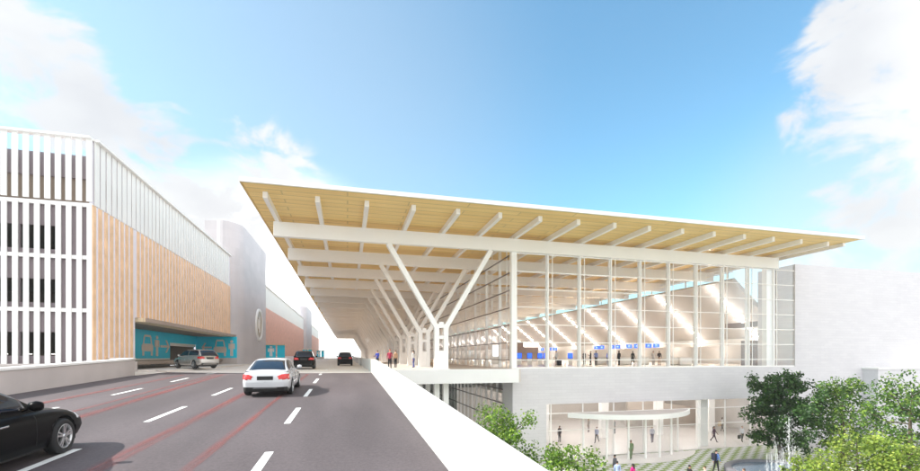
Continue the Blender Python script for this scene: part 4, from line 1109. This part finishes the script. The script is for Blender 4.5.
# ------------------------------------------------------------------ fountain
fcn = ground_at(785, 36, PZ)
F = empty('fountain', fcn, 'round dark stone fountain basin with white water jets on the plaza', 'fountain')
m = MB(); m.lathe([(4.35, 0), (4.35, .42), (4.25, .48), (3.85, .48), (3.80, .42), (3.80, .0)], fcn, 56); m.build('basin', STONE, F)
m = MB(); m.lathe([(3.8, .30), (.01, .301)], fcn, 48); m.build('water', POOLW, F)
def jet(p, h, r, seed):
    rg = random.Random(seed); m = MB()
    N = 16
    m.tube([p + Vector((rg.gauss(0, .02), rg.gauss(0, .02), h*i/N)) for i in range(N+1)], [r*.6*(1.5-1.0*(i/N))*rg.uniform(.4, 1.15)+.004 for i in range(N+1)], 7)
    for _ in range(int(70*h)):
        t = rg.random(); s = r*rg.uniform(.14, .42); sp = r*(1.2 + 2.4*(1-t)*rg.random() + (1.5 if t > .85 else 0))
        c_ = p + Vector((rg.gauss(0, sp), rg.gauss(0, sp), h*t*1.04))
        m.add([c_+Vector(v_)*s for v_ in ((1,0,0),(-1,0,0),(0,1,0),(0,-1,0),(0,0,1.6),(0,0,-1.6))], [(0,2,4),(2,1,4),(1,3,4),(3,0,4),(2,0,5),(1,2,5),(3,1,5),(0,3,5)])
    return m.build('water_jet', SPRAY, F, fix=False)
jet(ground_at(789, 36.3, PZ+.3), 4.6, .11, 1)
for i, (px, d, h) in enumerate(((767, 36.5, 1.5), (771.5, 35.5, 1.75), (776, 37, 2.4), (777.5, 35.4, 1.9), (781, 36, 1.8), (783, 37, 1.9), (795, 35.5, 2.3), (799, 36.6, 2.0))):
    jet(ground_at(px, d, PZ+.3), h, .075, 20+i)

# ------------------------------------------------------------------ sky, sun
SUN_EL, SUN_AZ = 39, 271      # azimuth clockwise from +Y
sd = Vector((math.sin(R(SUN_AZ))*math.cos(R(SUN_EL)), math.cos(R(SUN_AZ))*math.cos(R(SUN_EL)), math.sin(R(SUN_EL))))
su = bpy.data.lights.new('sun', 'SUN'); su.energy = 3.0; su.angle = R(.6); su.color = (1, .94, .86)
so = bpy.data.objects.new('sun', su); COL.objects.link(so); so.rotation_euler = sd.to_track_quat('Z', 'Y').to_euler(); so.location = (0, 0, 60)
wd = bpy.data.worlds.new('World'); sc.world = wd; wd.use_nodes = True
nt = wd.node_tree; N, L = nt.nodes, nt.links
bg = N['Background']; bg.inputs['Strength'].default_value = .15
sky = N.new('ShaderNodeTexSky'); sky.sky_type = 'NISHITA'; sky.sun_disc = False
sky.sun_elevation = R(SUN_EL); sky.sun_rotation = R(SUN_AZ); sky.air_density = 1.0; sky.dust_density = 1.2; sky.ozone_density = .8
tc = N.new('ShaderNodeTexCoord')
def mth(op, a, b=None, clamp=False):
    n_ = N.new('ShaderNodeMath'); n_.operation = op; n_.use_clamp = clamp
    for i, x in enumerate((a, b)):
        if x is None: continue
        if isinstance(x, (int, float)): n_.inputs[i].default_value = x
        else: L.new(x, n_.inputs[i])
    return n_.outputs[0]
def dirv(px, py):
    v_ = Vector(((px-460)/432*CA + SA, CA - (px-460)/432*SA, (HY-py)/432)); return v_.normalized()
blobs = [(8, 62, 6, .9), (60, 92, 5, .8), (105, 106, 3, .5), (170, 180, 7, .8), (130, 165, 4.5, .6), (230, 215, 9, .9), (70, 130, 4, .4),
         (878, 95, 5.5, .9), (908, 55, 7, .9), (928, 15, 7, .95), (830, 125, 4, .75), (910, 150, 4.5, .8), (900, 235, 7, .85), (850, 262, 5, .6)]
tot = None
for px, py, rad, wgt in blobs:
    d_ = N.new('ShaderNodeVectorMath'); d_.operation = 'DOT_PRODUCT'; L.new(tc.outputs['Generated'], d_.inputs[0]); d_.inputs[1].default_value = dirv(px, py)
    mr = N.new('ShaderNodeMapRange'); mr.interpolation_type = 'SMOOTHSTEP'; mr.inputs[1].default_value = math.cos(R(rad*1.5)); mr.inputs[2].default_value = math.cos(R(rad*.25)); mr.inputs[3].default_value = 0; mr.inputs[4].default_value = wgt
    L.new(d_.outputs['Value'], mr.inputs[0])
    tot = mr.outputs[0] if tot is None else mth('MAXIMUM', tot, mr.outputs[0])
ns = N.new('ShaderNodeTexNoise'); ns.inputs['Scale'].default_value = 6.5; ns.inputs['Detail'].default_value = 9; ns.inputs['Roughness'].default_value = .58; ns.inputs['Distortion'].default_value = .35
mp = N.new('ShaderNodeMapping'); mp.inputs['Scale'].default_value = (1, 1, 1.7); L.new(tc.outputs['Generated'], mp.inputs[0]); L.new(mp.outputs[0], ns.inputs['Vector'])
raw = mth('ADD', mth('MULTIPLY', tot, .46), mth('MULTIPLY', mth('SUBTRACT', ns.outputs['Fac'], .5), 1.5))
cm = N.new('ShaderNodeMapRange'); cm.interpolation_type = 'SMOOTHSTEP'; cm.inputs[1].default_value = .16; cm.inputs[2].default_value = .38; L.new(raw, cm.inputs[0])
ns2 = N.new('ShaderNodeTexNoise'); ns2.inputs['Scale'].default_value = 5; ns2.inputs['Detail'].default_value = 6; L.new(mp.outputs[0], ns2.inputs['Vector'])
cc = N.new('ShaderNodeValToRGB'); cc.color_ramp.elements[0].position = .3; cc.color_ramp.elements[0].color = (CLOUD_LO, CLOUD_LO, CLOUD_LO*1.03, 1); cc.color_ramp.elements[1].position = .62; cc.color_ramp.elements[1].color = (CLOUD_HI, CLOUD_HI, CLOUD_HI, 1)
L.new(ns2.outputs['Fac'], cc.inputs[0])
def vmul(a, c_):
    n_ = N.new('ShaderNodeVectorMath'); n_.operation = 'MULTIPLY'; L.new(a, n_.inputs[0]); n_.inputs[1].default_value = c_; return n_.outputs[0]
def lobe(d_, a0, a1, w_):
    n_ = N.new('ShaderNodeVectorMath'); n_.operation = 'DOT_PRODUCT'; L.new(tc.outputs['Generated'], n_.inputs[0]); n_.inputs[1].default_value = d_
    q = N.new('ShaderNodeMapRange'); q.interpolation_type = 'SMOOTHSTEP'; q.inputs[1].default_value = math.cos(R(a0)); q.inputs[2].default_value = math.cos(R(a1)); q.inputs[3].default_value = 0; q.inputs[4].default_value = w_
    L.new(n_.outputs['Value'], q.inputs[0]); return q.outputs[0]
def mixc(f_, a, b):
    n_ = N.new('ShaderNodeMixRGB'); L.new(f_, n_.inputs[0]); L.new(a, n_.inputs[1])
    if isinstance(b, tuple): n_.inputs[2].default_value = b
    else: L.new(b, n_.inputs[2])
    return n_.outputs[0]
base = vmul(sky.outputs[0], SKYT)
base = mixc(lobe(dirv(190, 190), 46, 3, .30), base, (2.15, 2.25, 2.3, 1)); base = mixc(lobe(dirv(275, 330), 21, 5, .95), base, (GLOW, GLOW*.985, GLOW*.96, 1))         # bright hazy sky low on the sun side
base = mixc(lobe(dirv(1000, 340), 30, 3, .7), base, (1.95, 2.05, 2.12, 1))                     # pale haze low on the right
gate = N.new('ShaderNodeMapRange'); gate.inputs[1].default_value = .02; gate.inputs[2].default_value = .30; L.new(tot, gate.inputs[0])
base = mixc(mth('MULTIPLY', mth('MULTIPLY', cm.outputs[0], gate.outputs[0]), .92), base, cc.outputs[0])
bk = mth('MULTIPLY', lobe(Vector((.15, -.82, .5)).normalized(), 84, 30, 1.0), mth('ADD', .55, mth('MULTIPLY', ns2.outputs['Fac'], .6)), True)
base = mixc(bk, base, (BACK, BACK*.98, BACK*.95, 1))                                          # unseen bright cloud added behind the camera to light the facades
base = mixc(lobe(Vector((1, -.12, .38)).normalized(), 37, 8, .95), base, (GLOW, GLOW*.97, GLOW*.93, 1))                # unseen bright patch added right of the frame to light the garage side
L.new(base, bg.inputs['Color'])

sc.view_settings.view_transform = 'Standard'; sc.view_settings.look = 'None'; sc.view_settings.gamma = 1; sc.view_settings.use_curve_mapping = False
sc.view_settings.exposure = EXPO
sc.cycles.max_bounces = 10; sc.cycles.diffuse_bounces = 8; sc.cycles.transparent_max_bounces = 32; sc.cycles.glossy_bounces = 4
sc.cycles.sample_clamp_indirect = 8
